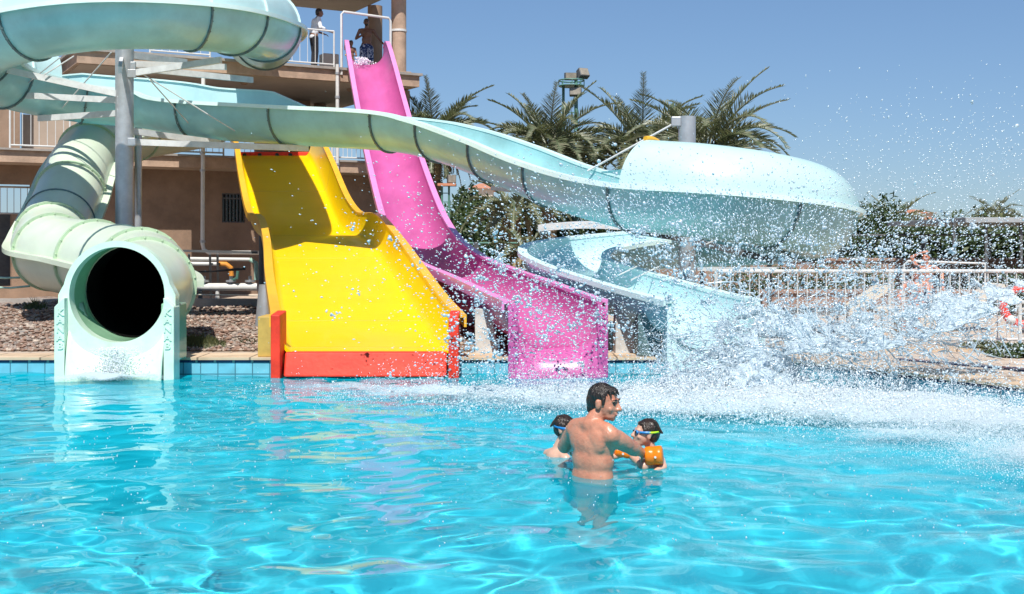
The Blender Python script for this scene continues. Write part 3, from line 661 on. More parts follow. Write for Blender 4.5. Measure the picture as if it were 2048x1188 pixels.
# frame under the slide
for (x, y, z, r) in ((-4.66, 22.9, 1.55, .085), (-5.3, 25.5, 1.75, .08), (-2.75, 22.5, 1.35, .09), (-3.75, 25.5, 1.7, .08)):
    MB().tube([(x, y, .1), (x, y, z)], r, 14).build('leg', 'dark_steel', ys_, smooth='auto')
MB().tube([(-3.62, 17.6, .1), (-3.62, 17.6, .45), (-3.62, 17.6, .95)], [.17, .14, .09], 18).build('leg', 'steel', ys_, smooth='auto')
for y, z in ((25.5, 1.55), (22.7, 1.25)): MB().bar((-5.2 if y > 25 else -4.7, y, z), (-3.6 if y > 25 else -2.8, y, z), .1).build('cross_beam', 'dark_steel', ys_)
MB().box((-4.60, 22.2, 1.45), (-4.54, 22.6, 1.85)).build('side_bracket', 'yellow_old', ys_, bevel=.01)

# ================================================================ PINK SLIDE
ps = thing('open_slide', 'steep pink open slide from the upper deck to the pool', 'slide', (.5, 13.9, 0))
pk = [(-4.12, 33.75, 7.10, .50, .62, 2.6), (-3.98, 33.0, 7.12, .52, .66, 2.6), (-3.66, 31.5, 6.28, .54, .66, 2.4), (-3.22, 29.5, 5.05, .55, .62, 2.4), (-2.69, 27.0, 3.70, .55, .6, 2.4), (-2.09, 24.0, 2.45, .55, .58, 2.4), (-1.70, 22.0, 1.85, .55, .56, 2.5), (-1.32, 20.3, 1.50, .55, .55, 2.6), (-.85, 18.4, 1.27, .55, .52, 2.7), (-.20, 16.4, 1.08, .55, .52, 2.7), (.28, 14.9, .93, .55, .52, 2.8), (.51, 14.05, .87, .55, .53, 2.8)]
pk = crom(pk, 7); pfr = frames([q[:3] for q in pk]); NP = len(pfr)
for a, b in ((0, 28), (28, 45), (45, NP-1)):
    mb = MB(); sweep(mb, pfr, lambda i: Uprof(pk[i][3], pk[i][4], .03, pk[i][5], 22), a, b); mb.build('trough', 'pink', ps, smooth='auto')
for sd in (-1, 1):
    def rp(i):
        w_ = pk[i][3]; return [(sd*(w_-.015), -.02), (sd*(w_-.015), .018), (sd*(w_+.10), .018), (sd*(w_+.10), -.11), (sd*(w_+.07), -.11), (sd*(w_+.07), -.02)][::sd]
    mb = MB(); sweep(mb, pfr, rp); mb.build('rim', 'pink_rim', ps, smooth='auto')
for i in (28, 45, 56): joint(pfr, i, pk[i][3]+.03, pk[i][4]+.03, ps, 'joint', pk[i][5], bolts=True, wd=.02)
def fascia_box(parent, xc, hw, y0, zt, jw, m, name, txt, floorz, m_in, ts=.1):
    jamb(parent, xc-hw, xc-hw+jw, y0, y0+.45, -.2, zt, m, .05, -1, txt, ts)
    jamb(parent, xc+hw-jw, xc+hw, y0, y0+.45, -.2, zt, m, .09, 1, txt, ts)
    w_ = hw-jw*.6
    apron(parent, 'apron', xc-w_, xc+w_, y0+.42, y0-.03, lambda x: floorz+.42*abs((x-xc)/w_)**4.5, -.15, m_in)
fascia_box(ps, .53, .575, 13.78, .86, .12, 'pink', 'exit', 'KANAB', .33, 'pink', .088)
for (x, y, z) in ((-1.15, 19.5, .7), (-2.0, 23.5, 1.6), (-2.75, 27.2, 2.9)): MB().tube([(x, y, .1), (x, y, z)], .08, 12).build('leg', 'dark_steel', ps, smooth='auto')

# ================================================================ concrete feet
def foot(label, px, Y, w0, w1, h):
    x = PX(px, Y); mb = MB(); mb.add([(x-w0, Y-.2, .15), (x+w0, Y-.2, .15), (x+w0, Y+.2, .15), (x-w0, Y+.2, .15), (x-w1*1.1, Y-.15, h), (x+w1*.3, Y-.15, h), (x+w1*.3, Y+.15, h), (x-w1*1.1, Y+.15, h)], [(0,3,2,1),(4,5,6,7),(0,1,5,4),(1,2,6,5),(2,3,7,6),(3,0,4,7)])
    return tag(mb.build('concrete_pier', 'concrete_w', bevel=.01), label, 'concrete block')
foot('tapered pale concrete block between the yellow and pink slide exits', 975, 15.0, .15, .14, .74)
foot('tapered pale concrete block between the pink and blue slide exits', 1252, 15.0, .15, .13, .74)
tag(MB().box((-.98, 17.3, .15), (-.3, 18.0, .42)).build('concrete_block', 'concrete', bevel=.01), 'low grey concrete block in the shade under the pink slide', 'concrete block')

# ================================================================ BLUE SLIDE (tube spiral, open run, hooded turn, exit)
bs_ = thing('spiral_slide', 'long pale blue slide spiralling round the silver post and crossing to the right', 'slide', (2.35, 13.9, 0))
R_ = .60
#        X      Y     Zrim   roll
bk = [(-6.9, 31.6, 6.95), (-6.1, 28.5, 6.35), (-5.25, 25.5, 5.9), (-4.62, 22.8, 5.62), (-4.46, 20.7, 5.38), (-4.95, 19.1, 5.25), (-6.3, 18.35, 5.14), (-7.8, 18.75, 4.98), (-8.95, 19.9, 4.80), (-9.1, 21.3, 4.62), (-8.2, 22.5, 4.47), (-6.9, 22.75, 4.36),
      (-5.84, 22.3, 4.14), (-3.98, 21.5, 3.95), (-2.04, 20.5, 3.75), (-1.12, 19.8, 3.52), (-.19, 18.8, 3.13), (.65, 17.8, 2.72), (1.6, 16.7, 2.38), (2.55, 16.05, 2.24), (3.48, 16.15, 2.12), (4.15, 16.8, 2.02), (4.37, 17.7, 1.94), (4.0, 18.8, 1.84), (2.9, 19.5, 1.74), (1.7, 19.3, 1.62), (.95, 18.6, 1.50), (.78, 17.7, 1.36), (1.1, 16.6, 1.22), (1.75, 15.2, 1.02), (2.22, 14.25, .90), (2.34, 13.98, .88)]
KK = 8; bp = crom(bk, KK); NB = len(bp)
def at(k): return int(k*KK)
roll = np.zeros(NB); 
for i in range(NB):
    s_ = i/KK
    r1 = np.interp(s_, [0, 3, 4, 9, 12, 14, 17, 19, 20, 22, 24, 26.5, 28, 29, 31], [0, 0, 0, 0, .0, 0, 0, 0, 0, 0, -.12, -.10, .0, 0, 0]); roll[i] = r1
bf = frames(bp, roll)
i_cov = at(9.7); i_hood0 = at(18.3); i_hood1 = at(22.2)
def bw(i): s_ = i/KK; return np.interp(s_, [24, 27, 31], [R_, .56, .53])
def bh(i): s_ = i/KK; return np.interp(s_, [23, 26, 29, 31], [R_, .46, .46, .55])
def bn(i): s_ = i/KK; return np.interp(s_, [23, 27], [2, 2.6])
# which side is the outer/far wall (side vector a points right of travel)
def raise_l(i):
    s_ = i/KK; return float(np.interp(s_, [9.4, 10.1, 12.6, 13.1], [0, .36, .36, 0])) if 9.4 < s_ < 13.1 else 0
sec = sorted(set([0, at(2), at(3.5), at(4.6), at(5.2), at(6.8), at(8.2), at(9.2), at(10.2), at(12), at(13), at(14.1), at(15.1), at(16.1), at(17.05), at(18.2), at(20.1), at(22), at(24), at(26.4), at(27.6), at(29), NB-1]))
for a, b in zip(sec[:-1], sec[1:]):
    mb = MB(); sweep(mb, bf, lambda i: Uprof(bw(i), bh(i), .025, bn(i), 22), a, b, caps=True)
    mb.build('trough', 'blue' if a < at(23) else 'blue_in', bs_, smooth='auto')
for a in sec[1:-1]:
    if a < at(24): joint(bf, a, bw(a)+.02, bh(a)+.02, bs_, 'joint', bn(a), wd=.013, ext=.04)
for sd in (-1, 1):
    def rp(i): w_ = bw(i); return [(sd*(w_-.01), -.02), (sd*(w_-.01), .02), (sd*(w_+.13), .02), (sd*(w_+.13), -.045), (sd*(w_+.10), -.045), (sd*(w_+.10), -.02)][::sd]
    mb = MB(); sweep(mb, bf, rp); mb.build('rim', 'blue_rim', bs_, smooth='auto')
# closed upper half of the spiral
mb = MB(); sweep(mb, bf, lambda i: arcprof(R_, .02, 0, PI, 20), 0, i_cov); mb.build('tube_cover', 'cover', bs_, smooth='auto')
for a in sec[1:]:
    if a < i_cov:
        p, A_, B_, t_ = bf[a]; mb = MB(); v = []; f = []
        for k in range(21):
            ph = PI*k/20
            for rr, d in ((R_+.015, -.018), (R_+.055, -.018), (R_+.055, .018), (R_+.015, .018)): v.append(p+A_*rr*math.cos(ph)+B_*rr*math.sin(ph)+t_*d)
        for k in range(20):
            for j in range(4): j2 = (j+1) % 4; f.append((k*4+j, (k+1)*4+j, (k+1)*4+j2, k*4+j2))
        mb.add(v, f); mb.build('cover_joint', 'blue_rim', bs_, smooth='auto')
# extra height on the far wall after the spiral (left-hand side of travel), with sloped end
mb = MB(); i0, i1 = at(9.5), at(13.0); v = []; f = []
for i in range(i0, i1+1):
    p, a, b, t = bf[i]; hh = raise_l(i); w_ = R_
    for (x, y) in ((-(w_+.02), 0), (-(w_+.02), hh), (-(w_+.0), hh), (-(w_+.0), 0)): v.append(p+a*x+b*y)
m_ = i1-i0+1
for i in range(m_-1):
    for j in range(4): j2 = (j+1) % 4; f.append((i*4+j, (i+1)*4+j, (i+1)*4+j2, i*4+j2))
mb.add(v, f); mb.build('splash_wall', 'blue_in', bs_)
mb = MB(); sweep(mb, bf, lambda i: [(-(R_+.05), raise_l(i)), (-(R_-.03), raise_l(i)), (-(R_-.03), raise_l(i)+.03), (-(R_+.05), raise_l(i)+.03)], i0, i1); mb.build('rim', 'blue_rim', bs_, smooth='auto')
# splash wall rising to the hood
mb = MB(); i0, i1 = at(17.3), i_hood0; v = []; f = []
for i in range(i0, i1+1):
    p, a, b, t = bf[i]; hh = .42*(i-i0)/(i1-i0)
    for (x, y) in ((-(R_+.02), 0), (-(R_+.0-.1*hh), hh), (-(R_-.02-.1*hh), hh), (-(R_-.0), 0)): v.append(p+a*x+b*y)
m_ = i1-i0+1
for i in range(m_-1):
    for j in range(4): j2 = (j+1) % 4; f.append((i*4+j, (i+1)*4+j, (i+1)*4+j2, i*4+j2))
mb.add(v, f); mb.build('splash_wall', 'blue', bs_)
def hoodprof(i): return arcprof(R_+.02, .025, 0, PI, 22)
mb = MB(); sweep(mb, bf, hoodprof, i_hood0, i_hood1); mb.build('hood', 'cover', bs_, smooth='auto')
mb = MB(); p, a, b, t = bf[i_hood0]; pts = [p+a*(R_+.06)*math.cos(q)+b*(R_+.06)*math.sin(q) for q in np.linspace(PI*.45, PI*.99, 22)]
# padded yellow arch sits on the mouth of the hood
pts = [q-t*.02 for q in pts]; mb.tube(pts, .038, 10).build('hood_padding', 'yellow_rim', bs_, smooth='auto')
fascia_box(bs_, 2.345, .565, 13.78, .89, .11, 'blue_rim', 'exit', 'KANAB', .33, 'blue_in', .082)
MB().box((1.50, 14.3, .2), (1.78, 14.8, .72)).build('side_box', 'joint', bs_, bevel=.02)

# ================================================================ big silver posts with arms
def plate(mb, c, s_=.09): mb.box((c[0]-s_, c[1]-s_*.5, c[2]-s_), (c[0]+s_, c[1]+s_*.5, c[2]+s_))
LP = Vector((PX(249, 20.5), 20.5, 0))
lp = thing('support_column', 'tall silver steel post in the middle of the blue spiral', 'post', LP)
MB().tube([LP+Vector((0,0,.05)), LP+Vector((0,0,4.95))], .152, 32).build('shaft', 'steel', lp, smooth='auto')
MB().tube([LP+Vector((0,0,.05)), LP+Vector((0,0,.12))], .3, 24).build('base_plate', 'steel', lp, smooth='auto')
Vv = Vector
for a, b in (((245, 190, 20.45), (15, 140, 20.2)), ((243, 201, 20.45), (-20, 187, 21.6)), ((243, 226, 20.45), (78, 237, 22.0)), ((262, 147, 20.45), (442, 120, 19.8)), ((262, 128, 20.5), (452, 134, 21.6)), ((262, 110, 20.5), (372, 124, 22.4)), ((262, 284, 20.5), (617, 297, 21.4)), ((262, 262, 20.6), (440, 286, 22.0)), ((243, 120, 20.4), (240, 140, 18.5)), ((262, 135, 20.6), (505, 160, 22.4))):
    mb = MB(); mb.bar(P(*a), P(*b), .06, .105); mb.build('arm', 'beam', lp)
for c in ((245, 190, 20.4), (243, 201, 20.4), (243, 226, 20.4), (264, 147, 20.4), (264, 284, 20.4), (263, 132, 20.45)):
    mb = MB(); plate(mb, P(*c), .07); mb.build('bracket', 'steel', lp, bevel=.01)
for a, b in (((288, 150, 20.4), (470, 262, 21.2)), ((300, 160, 20.5), (400, 272, 22.2)), ((222, 105, 20.5), (125, 215, 21.9)), ((148, 112, 20.3), (88, 150, 20.2)), ((120, 115, 20.3), (28, 188, 21.6))):
    MB().tube([P(*a), P(*b)], .011, 6).build('tie_rod', 'beam', lp, smooth='auto')
RP = Vector((PX(1374, 17.8), 17.8, 0))
rp_ = thing('support_column', 'short silver steel post rising behind the hooded blue turn', 'post', RP)
MB().tube([RP+Vector((0,0,.05)), RP+Vector((0,0,PZ(233, 17.8)))], .128, 28).build('shaft', 'steel', rp_, smooth='auto')
MB().tube([RP+Vector((0,0,.05)), RP+Vector((0,0,.12))], .26, 24).build('base_plate', 'steel', rp_, smooth='auto')
mb = MB(); c = P(1352, 243, 17.75); plate(mb, c, .07); mb.build('bracket', 'steel', rp_, bevel=.01)
MB().tube([P(1352, 245, 17.75), P(1175, 342, 18.0)], .016, 8).build('tie_rod', 'beam', rp_, smooth='auto')
for a, b in (((1430, 480, 17.5), (1262, 560, 15.6)), ((1400, 472, 17.6), (1232, 553, 16.0))): MB().tube([P(*a), P(*b)], .010, 6).build('tie_rod', 'beam', rp_, smooth='auto')
for a, b in (((1362, 476, 17.7), (1268, 462, 17.0)), ((1386, 482, 17.8), (1545, 520, 17.2))): MB().bar(P(*a), P(*b), .06, .09).build('arm', 'dark_steel', rp_)
tag(MB().bar(P(985, 376, 19.3), P(1030, 381, 19.0), .08, .07).build('bracket_beam', 'steel'), 'short grey bracket under the blue slide in front of the palms', 'beam')
# ================================================================ VEGETATION
def palm(label, px, pyc, Y, R, nf, lean=0., dead=14, group='date palms beyond the slides', up=1.0, stalks=True, seed=1, tr=.2):
    r = np.random.default_rng(seed); c = P(px, pyc, Y); base = Vector((c.x-lean, Y, .15))
    t = thing('palm_tree', label, 'palm tree', base, group)
    pts = [base.lerp(c, k/14)+Vector((0, 0, 0)) for k in range(15)]; rad = [tr*(1.15 if k == 0 else 1)*(1+.08*(k % 2)) for k in range(15)]
    fine = []; fr_ = []
    for k in range(57):
        q = k/56; fine.append(base.lerp(c, q)); fr_.append(tr*(1.12-.15*q)*(1+.16*(k % 2)))
    MB().tube(fine, fr_, 12).build('trunk', 'trunk', t)
    def frond(mb, az, el, L, droop, w_, n_=58):
        d = Vector((math.cos(az), math.sin(az), 0)); p = c+d*.1; ang = el; path = [p.copy()]; dirs = []
        for k in range(16):
            dirv = d*math.cos(ang)+Vector((0, 0, math.sin(ang))); dirs.append(dirv); p = p+dirv*L/16; path.append(p.copy()); ang -= droop/16*(1+k/8)
        side = d.cross(Vector((0, 0, 1))).normalized()
        mb.tube(path, [.03*(1-k/17)+.006 for k in range(17)], 4)
        for k in range(n_):
            q = .14+.86*k/n_; i = min(int(q*16), 15); b = path[i].lerp(path[i+1], q*16-i); dv = dirs[i]; nrm = side.cross(dv).normalized()
            ll = w_*(math.sin(min(1, q*1.25+.12)*PI)**.6*.8+.28)*r.uniform(.85, 1.1)
            for s_ in (-1, 1):
                fwd = r.uniform(.6, 1.2); o = (side*s_*r.uniform(.7, 1.15)+dv*fwd+nrm*r.uniform(.15, .6)).normalized()*ll
                wv = dv*.019; tip = b+o+Vector((0, 0, -.04*ll)); mid = b+o*.45
                mb.add([b-wv*.6, mid-wv+nrm*.01, tip, mid+wv, b+wv*.6], [(0, 1, 2, 3), (0, 3, 4)])
    mb = MB()
    for k in range(nf):
        q = (k+.5)/nf; el = lerp(1.15, -.35, q**.75)*up+r.uniform(-.1, .1); az = k*2.39996+r.uniform(-.2, .2)
        frond(mb, az, el, R*r.uniform(.9, 1.15)*(1.0 if q < .8 else .9), r.uniform(.55, 1.0)*(1 if q > .15 else .5), R*.215)
    mb.build('crown', 'palm_leaf', t)
    if dead:
        mb = MB()
        for k in range(dead): frond(mb, r.uniform(0, 6.28), r.uniform(-1.1, -.5), R*r.uniform(.6, .85), r.uniform(.3, .8), R*.12, 22)
        mb.build('dead_frond_skirt', 'palm_dry', t)
    if stalks:
        mb = MB()
        for k in range(7):
            az = r.uniform(0, 6.28); d = Vector((math.cos(az), math.sin(az), 0)); pts = [c+Vector((0, 0, -.1)), c+d*.4+Vector((0, 0, -.05)), c+d*.65+Vector((0, 0, -.45))]
            mb.tube(pts, [.025, .02, .012], 5)
            for j in range(20): e = pts[2]+Vector((r.normal(0, .09), r.normal(0, .09), -r.uniform(.05, .5))); mb.tube([pts[2], e], .005, 3)
        mb.build('date_stalk', 'orange_pipe' if False else 'palm_dry', t)
    return t
palm('small-crowned date palm rising behind the right corner of the tower', 868, 272, 36, 2.1, 46, seed=3, dead=26)
palm('date palm with upright crown left of the floodlight mast', 1098, 292, 36, 2.35, 54, seed=5, dead=16, up=1.05)
palm('date palm just left of the short silver post above the hooded turn', 1285, 298, 37, 2.6, 54, seed=8, dead=8)
palm('date palm right of the short silver post, its fronds reaching over the hood', 1412, 300, 35, 2.8, 58, seed=13, dead=6)
palm('low young palm in front of the dark trees between pink slide and floodlight mast', 1030, 420, 30, 1.5, 22, seed=21, dead=6, stalks=False, tr=.14)
palm('round-headed palm far away at right above the grey roof', 1990, 432, 95, 2.6, 34, seed=33, dead=0, stalks=False, group='far palms')
palm('bushy far palm beyond the fence left of the red-roofed houses', 1792, 448, 70, 2.6, 34, seed=35, dead=4, stalks=False, group='far palms')
palm('leaning dry palm in front of the fence left of the blue basin turn', 1052, 500, 26, .9, 14, seed=41, dead=20, stalks=False, tr=.12)
def tree(label, px, pyt, Y, w_, m, seed, k=5200, base=None, name='leafy_tree', cat='tree', group='dark trees beyond the fence', ls=.12, flat=1., trunkh=.5):
    r = np.random.default_rng(seed); zt = PZ(pyt, Y); x = PX(px, Y); t = thing(name, label, cat, (x, Y, .1), group)
    hgt = zt-.2; rad = w_/2
    mb = MB(); mb.tube([(x, Y, .1), (x+.05*hgt, Y, hgt*.3), (x-.02*hgt, Y+.1, hgt*.7)], [.06*hgt**.5*2, .05*hgt**.5*1.6, .03], 8)
    bl = []
    nb = 13
    for i in range(nb):
        a = r.uniform(0, 6.28); rr = rad*.62*math.sqrt(r.random()); zz = hgt*r.uniform(trunkh*.55, .84); c = Vector((x+rr*math.cos(a), Y+rr*math.sin(a)*.8, zz)); sr = rad*r.uniform(.32, .55)*(1.15-.5*max(0, zz/hgt-.5)); bl.append((c, sr))
        mb.tube([(x, Y, hgt*.35), tuple(Vector((x, Y, hgt*.35)).lerp(c, .55)+Vector((0, 0, .1))), tuple(c)], [.04, .03, .012], 5)
    bl.append((Vector((x, Y, hgt-rad*.33)), rad*.33))
    mb.build('trunk', 'bark', t)
    cr = MB(); wt = np.array([b[1]**2 for b in bl]); wt /= wt.sum()
    for i in r.choice(len(bl), k, p=wt):
        c, sr = bl[i]; d = Vector(r.normal(0, 1, 3)).normalized(); q = c+Vector((d.x, d.y, d.z*.8*flat))*sr*(r.random()**.35)*r.uniform(.8, 1.12)
        if q.z < .2: q.z = .2+r.random()*.5
        a = Vector(r.normal(0, 1, 3)).normalized(); b = a.cross(d+Vector((.01, 0, .4))).normalized(); s_ = ls*r.uniform(.5, 1.25)
        cr.add([q-a*s_, q+b*s_*.42, q+a*s_, q-b*s_*.42], [(0, 1, 2, 3)])
    cr.build('crown', m, t); return t
tree('dark bushy tree behind the pink slide beside the ladder mast', 935, 400, 42, 5.2, 'leaf', 1)
tree('dark green tree behind the slender pine tip left of the low palm', 985, 390, 44, 5, 'leaf', 2)
tree('olive-tinted tree under the upright date palm', 1080, 385, 43, 5.6, 'leaf2', 3)
tree('dark tree below the crossing blue slide, right of the upright date palm', 1170, 392, 42, 5, 'leaf', 4)
tree('dark tree seen between blue slide and its basin turn', 1290, 410, 42, 5.5, 'leaf', 5)
tree('dark tree directly behind the short silver post', 1400, 420, 40, 5.5, 'leaf', 6)
tree('tree behind the underside of the hooded turn', 1520, 425, 41, 5.5, 'leaf2', 7)
tree('tall thin-leaved tree at the right end of the hooded turn', 1705, 388, 40, 4.2, 'leaf', 8, flat=1.4)
tree('dark tree beyond the fence below the far bushy palm', 1640, 440, 43, 5.5, 'leaf', 9)
tree('broad olive tree beyond the fence left of the red-roofed houses', 1770, 428, 46, 5.6, 'leaf2', 10)
tree('dark tree beyond the fence in front of the red-roofed houses', 1850, 452, 42, 4.8, 'leaf', 11)
tree('dark tree beyond the fence under the grey roof edge', 1940, 440, 40, 5.0, 'leaf', 12)
tree('dark tree beyond the fence at the right edge', 2040, 438, 40, 5.0, 'leaf2', 13)
for i, (px, pt, l) in enumerate(((1740, 436, 'dark tree filling the gap between the hooded turn and the far palm'), (1905, 446, 'dark tree between the red-roofed houses and the canopy roof'), (1990, 450, 'dark tree under the round-headed far palm'))):
    tree(l, px, pt, 41, 4.6, 'leaf', 70+i)
tree('tree at the far right beyond the white railing', 2140, 440, 39, 5.0, 'leaf', 14)
for i, (px, pt, l) in enumerate(((926, 368, 'left slim cypress top standing behind the ladder mast'), (946, 358, 'right slim cypress top standing behind the ladder mast'))):
    tree(l, px, pt, 52, 1.5, 'leaf', 50+i, 1500, name='cypress', group='cypress tops', flat=2.2, ls=.14, trunkh=.3)
def hedge(label, px0, px1, pyt, Y, m, seed, k):
    r = np.random.default_rng(seed); x0, x1 = PX(px0, Y), PX(px1, Y); zt = PZ(pyt, Y); mb = MB()
    for _ in range(k):
        x = r.uniform(x0, x1); z = .2+(zt-.2)*r.random()**.8*(.9+.1*math.sin(x*1.7)); q = Vector((x, Y+r.uniform(-.5, .6), z)); a = Vector(r.normal(0, 1, 3)).normalized(); b = a.orthogonal().normalized(); s_ = .12*r.uniform(.6, 1.3)
        mb.add([q-a*s_, q+b*s_*.5, q+a*s_, q-b*s_*.5], [(0, 1, 2, 3)])
    t = thing('hedge', label, 'hedge', ((x0+x1)/2, Y, .2)); mb.build('foliage', m, t)
    MB().box((x0, Y+.15, .1), (x1, Y+.35, zt*.82)).build('branches', 'bark', t)
    return t
hedge('dense dark hedge behind the pink slide and the chain-link fence', 880, 1500, 452, 37, 'leaf', 61, 14000)
hedge('dense dark hedge beyond the tall posts at right', 1500, 2250, 455, 37, 'leaf', 62, 16000)
tag(MB().add([(-8, 33.6, .215), (60, 33.6, .215), (60, 60, .215), (-8, 60, .215)], [(0, 1, 2, 3)]).build('lawn', mat('grass_ground', (.10, .13, .05), .9, .4, 3, bump=.6, bs=30)), kind='structure')

# chain-link fence with dark posts
def wirefence(label, px0, px1, Y0, Y1, pyt, posts, m='mesh_grn', h=None):
    A = Vector((PX(px0, Y0), Y0, .2)); B = Vector((PX(px1, Y1), Y1, .2)); zt = PZ(pyt, (Y0+Y1)/2); t = thing('wire_fence', label, 'fence', A)
    for z in (zt, .35): MB().tube([(A.x, A.y, z), (B.x, B.y, z)], .022, 6).build('rail', m, t)
    for q in posts: p = A.lerp(B, q); MB().tube([p, (p.x, p.y, zt+.02)], .07, 8).build('post', 'dark_steel', t)
    mb = MB(); L = (B-A).length; s_ = .16; u = (B-A)/L; hh = zt-.35; k = int(L/s_)
    for i in range(-int(hh/s_), k):
        for sg in (0, 1):
            a0 = i*s_; z0, z1 = .35, zt; x0, x1 = a0, a0+hh
            if x0 < 0: z0 += -x0; x0 = 0
            if x1 > L: z1 -= x1-L; x1 = L
            if x1 <= x0: continue
            if sg: pa, pb = (L-x0, z0), (L-x1, z1)
            else: pa, pb = (x0, z0), (x1, z1)
            p, q = A+u*pa[0], A+u*pb[0]; p.z = pa[1]; q.z = pb[1]; n_ = .004
            mb.add([(p.x-n_, p.y, p.z), (p.x+n_, p.y, p.z), (q.x+n_, q.y, q.z), (q.x-n_, q.y, q.z)], [(0, 1, 2, 3)])
    mb.build('mesh', m, t); return t
wirefence('low green wire fence with dark posts between the pink and blue slides', 900, 1480, 27, 27, 486, (.09, .18, .5, .8))
wirefence('tall dark wire fence in front of the trees at right', 1490, 2200, 30, 28, 470, (.08, .27, .52, .7, .9), m='dark_steel')

# floodlight mast and ladder mast
def bracket_box(parent, name, c, s_, m, yaw=0, pitch=0, front='lamp_glass'):
    R3 = Matrix.Rotation(yaw, 3, 'Z') @ Matrix.Rotation(pitch, 3, 'X'); mb = MB(); mb.box((-s_[0], -s_[1], -s_[2]), s_); mb.v = [tuple(Vector(c)+R3 @ Vector(v)) for v in mb.v]; o = mb.build(name, m, parent, bevel=.015)
    mb = MB(); mb.box((-s_[0]*.86, -s_[1]-.012, -s_[2]*.84), (s_[0]*.86, -s_[1]-.002, s_[2]*.84)); mb.v = [tuple(Vector(c)+R3 @ Vector(v)) for v in mb.v]; mb.build('glass', front, o); return o
FM = 38.; fm = thing('floodlight_mast', 'floodlight mast with green ring platform and three lamps above the palms', 'lamp mast', (PX(1151, FM), FM, .2))
MB().tube([(PX(1153, FM), FM, .2), (PX(1152, FM), FM, PZ(150, FM))], [.10, .055], 12).build('pole', 'mesh_grn', fm, smooth='auto')
MB().tube([(PX(1127, FM), FM+.1, .2), (PX(1127, FM), FM+.1, PZ(172, FM))], .045, 8).build('pole', 'mesh_grn', fm, smooth='auto')
for zz, rr in ((161, .40), (172, .40)):
    MB().tube([(PX(1143, FM)+rr*math.cos(a), FM+rr*math.sin(a), PZ(zz, FM)) for a in np.linspace(0, 2*PI, 25)], .022, 6, caps=False).build('ring', 'mesh_grn', fm, smooth='auto')
MB().tube([(PX(1143, FM), FM, PZ(173, FM)), (PX(1143, FM), FM, PZ(171, FM))], .40, 20).build('platform', 'mesh_grn', fm)
for a in np.linspace(0, 2*PI, 9)[:-1]: MB().tube([(PX(1143, FM)+.4*math.cos(a), FM+.4*math.sin(a), PZ(172, FM)), (PX(1143, FM)+.4*math.cos(a), FM+.4*math.sin(a), PZ(161, FM))], .015, 5).build('rail_post', 'mesh_grn', fm)
bracket_box(fm, 'floodlight', P(1141, 153, FM), (.19, .12, .12), 'dark_steel', 0.1, .1)
bracket_box(fm, 'floodlight', P(1166, 147, FM-.1), (.17, .10, .15), 'dark_steel', .5, -.5)
bracket_box(fm, 'floodlight', P(1151, 184, FM-.2), (.19, .10, .13), 'dark_steel', -.1, -.15)
for py in (225, 300, 380): MB().bar(P(1127, py, FM+.1), P(1152, py, FM), .03).build('rung', 'mesh_grn', fm)
LM = 34.; lm = thing('ladder_mast', 'green ladder mast with a small rusty platform behind the pink slide', 'mast', (PX(892, LM), LM, .2))
for px in (884, 898): MB().tube([(PX(px, LM), LM, .2), (PX(px, LM), LM, PZ(372, LM))], .03, 8).build('rail', 'mesh_grn', lm)
r0 = MB().bar((PX(884, LM), LM, .5), (PX(898, LM), LM, .5), .025).build('rung', 'mesh_grn', lm)
for k in range(1, 11): clone(r0, lm, r0.location+Vector((0, 0, .25*k)))
MB().box((PX(876, LM), LM-.2, PZ(372, LM)), (PX(912, LM), LM+.3, PZ(367, LM))).build('platform', 'terracotta', lm)
bracket_box(lm, 'floodlight', P(903, 358, LM), (.12, .1, .12), 'dark_steel', .2, 0)

# ================================================================ RIGHT: deck, railing, benches, roof, houses
ter = MB().box((1.95, 15.05, DZ-.1), (40, 15.35, DZ+.03)); tag(ter.build('deck_step', 'coping'), kind='structure')
# raised slab with thin dark navy strip between it and the pool edge on the right
def strip(name, pts, z0, z1, m, k='structure'):
    mb = MB(); poly_prism(mb, pts, z0, z1); return tag(mb.build(name, m), kind=k)
strip('navy_strip', [(PX(1800, 13.9), 13.95), (5.9, 12.15), (7.6, 9.5), (7.75, 9.62), (6.05, 12.3), (PX(1800, 13.9)+.05, 14.12)], DZ-.05, DZ+.006, 'navy')
A = Vector((PX(1432, 15.5), 15.5, DZ)); B = Vector((8.6, 15.7, DZ))
t = railing('long white pool railing along the right-hand deck', A, B, .99, .125, posts=(0, .38, .76, 1), z0=.10, m='rail_grey')
t2 = railing('white railing turning away at the far right behind the red lifebuoy', Vector((PX(2020, 15.2), 14.9, DZ)), Vector((9.8, 13.6, DZ)), .62, .11, posts=(0, 1), z0=.06, m='rail_grey')
# lifebuoy
def torus(mb, c, R1, r1, ax, n=28, m_=10):
    ax = Vector(ax).normalized(); a = ax.orthogonal().normalized(); b = ax.cross(a); v = []; f = []
    for i in range(n):
        th = 2*PI*i/n; d = a*math.cos(th)+b*math.sin(th)
        for j in range(m_): ph = 2*PI*j/m_; v.append(Vector(c)+d*(R1+r1*math.cos(ph))+ax*r1*math.sin(ph))
    for i in range(n):
        for j in range(m_): f.append((i*m_+j, ((i+1) % n)*m_+j, ((i+1) % n)*m_+(j+1) % m_, i*m_+(j+1) % m_))
    return mb.add(v, f)
lb = thing('lifebuoy', 'red lifebuoy hanging on the white railing at the right edge', 'lifebuoy', P(2044, 610, 15.3))
torus(MB(), P(2046, 612, 15.35), .235, .055, (.25, 1, 0)).build('ring', 'buoy', lb, smooth=True)
for q in (.8, 2.4, 4., 5.6):
    c = P(2046, 612, 15.35)+Vector((math.cos(q)*.235, -.01, math.sin(q)*.235)); MB().sphere(c, (.062, .06, .062), 10, 6).build('band', 'white_metal', lb, smooth=True)
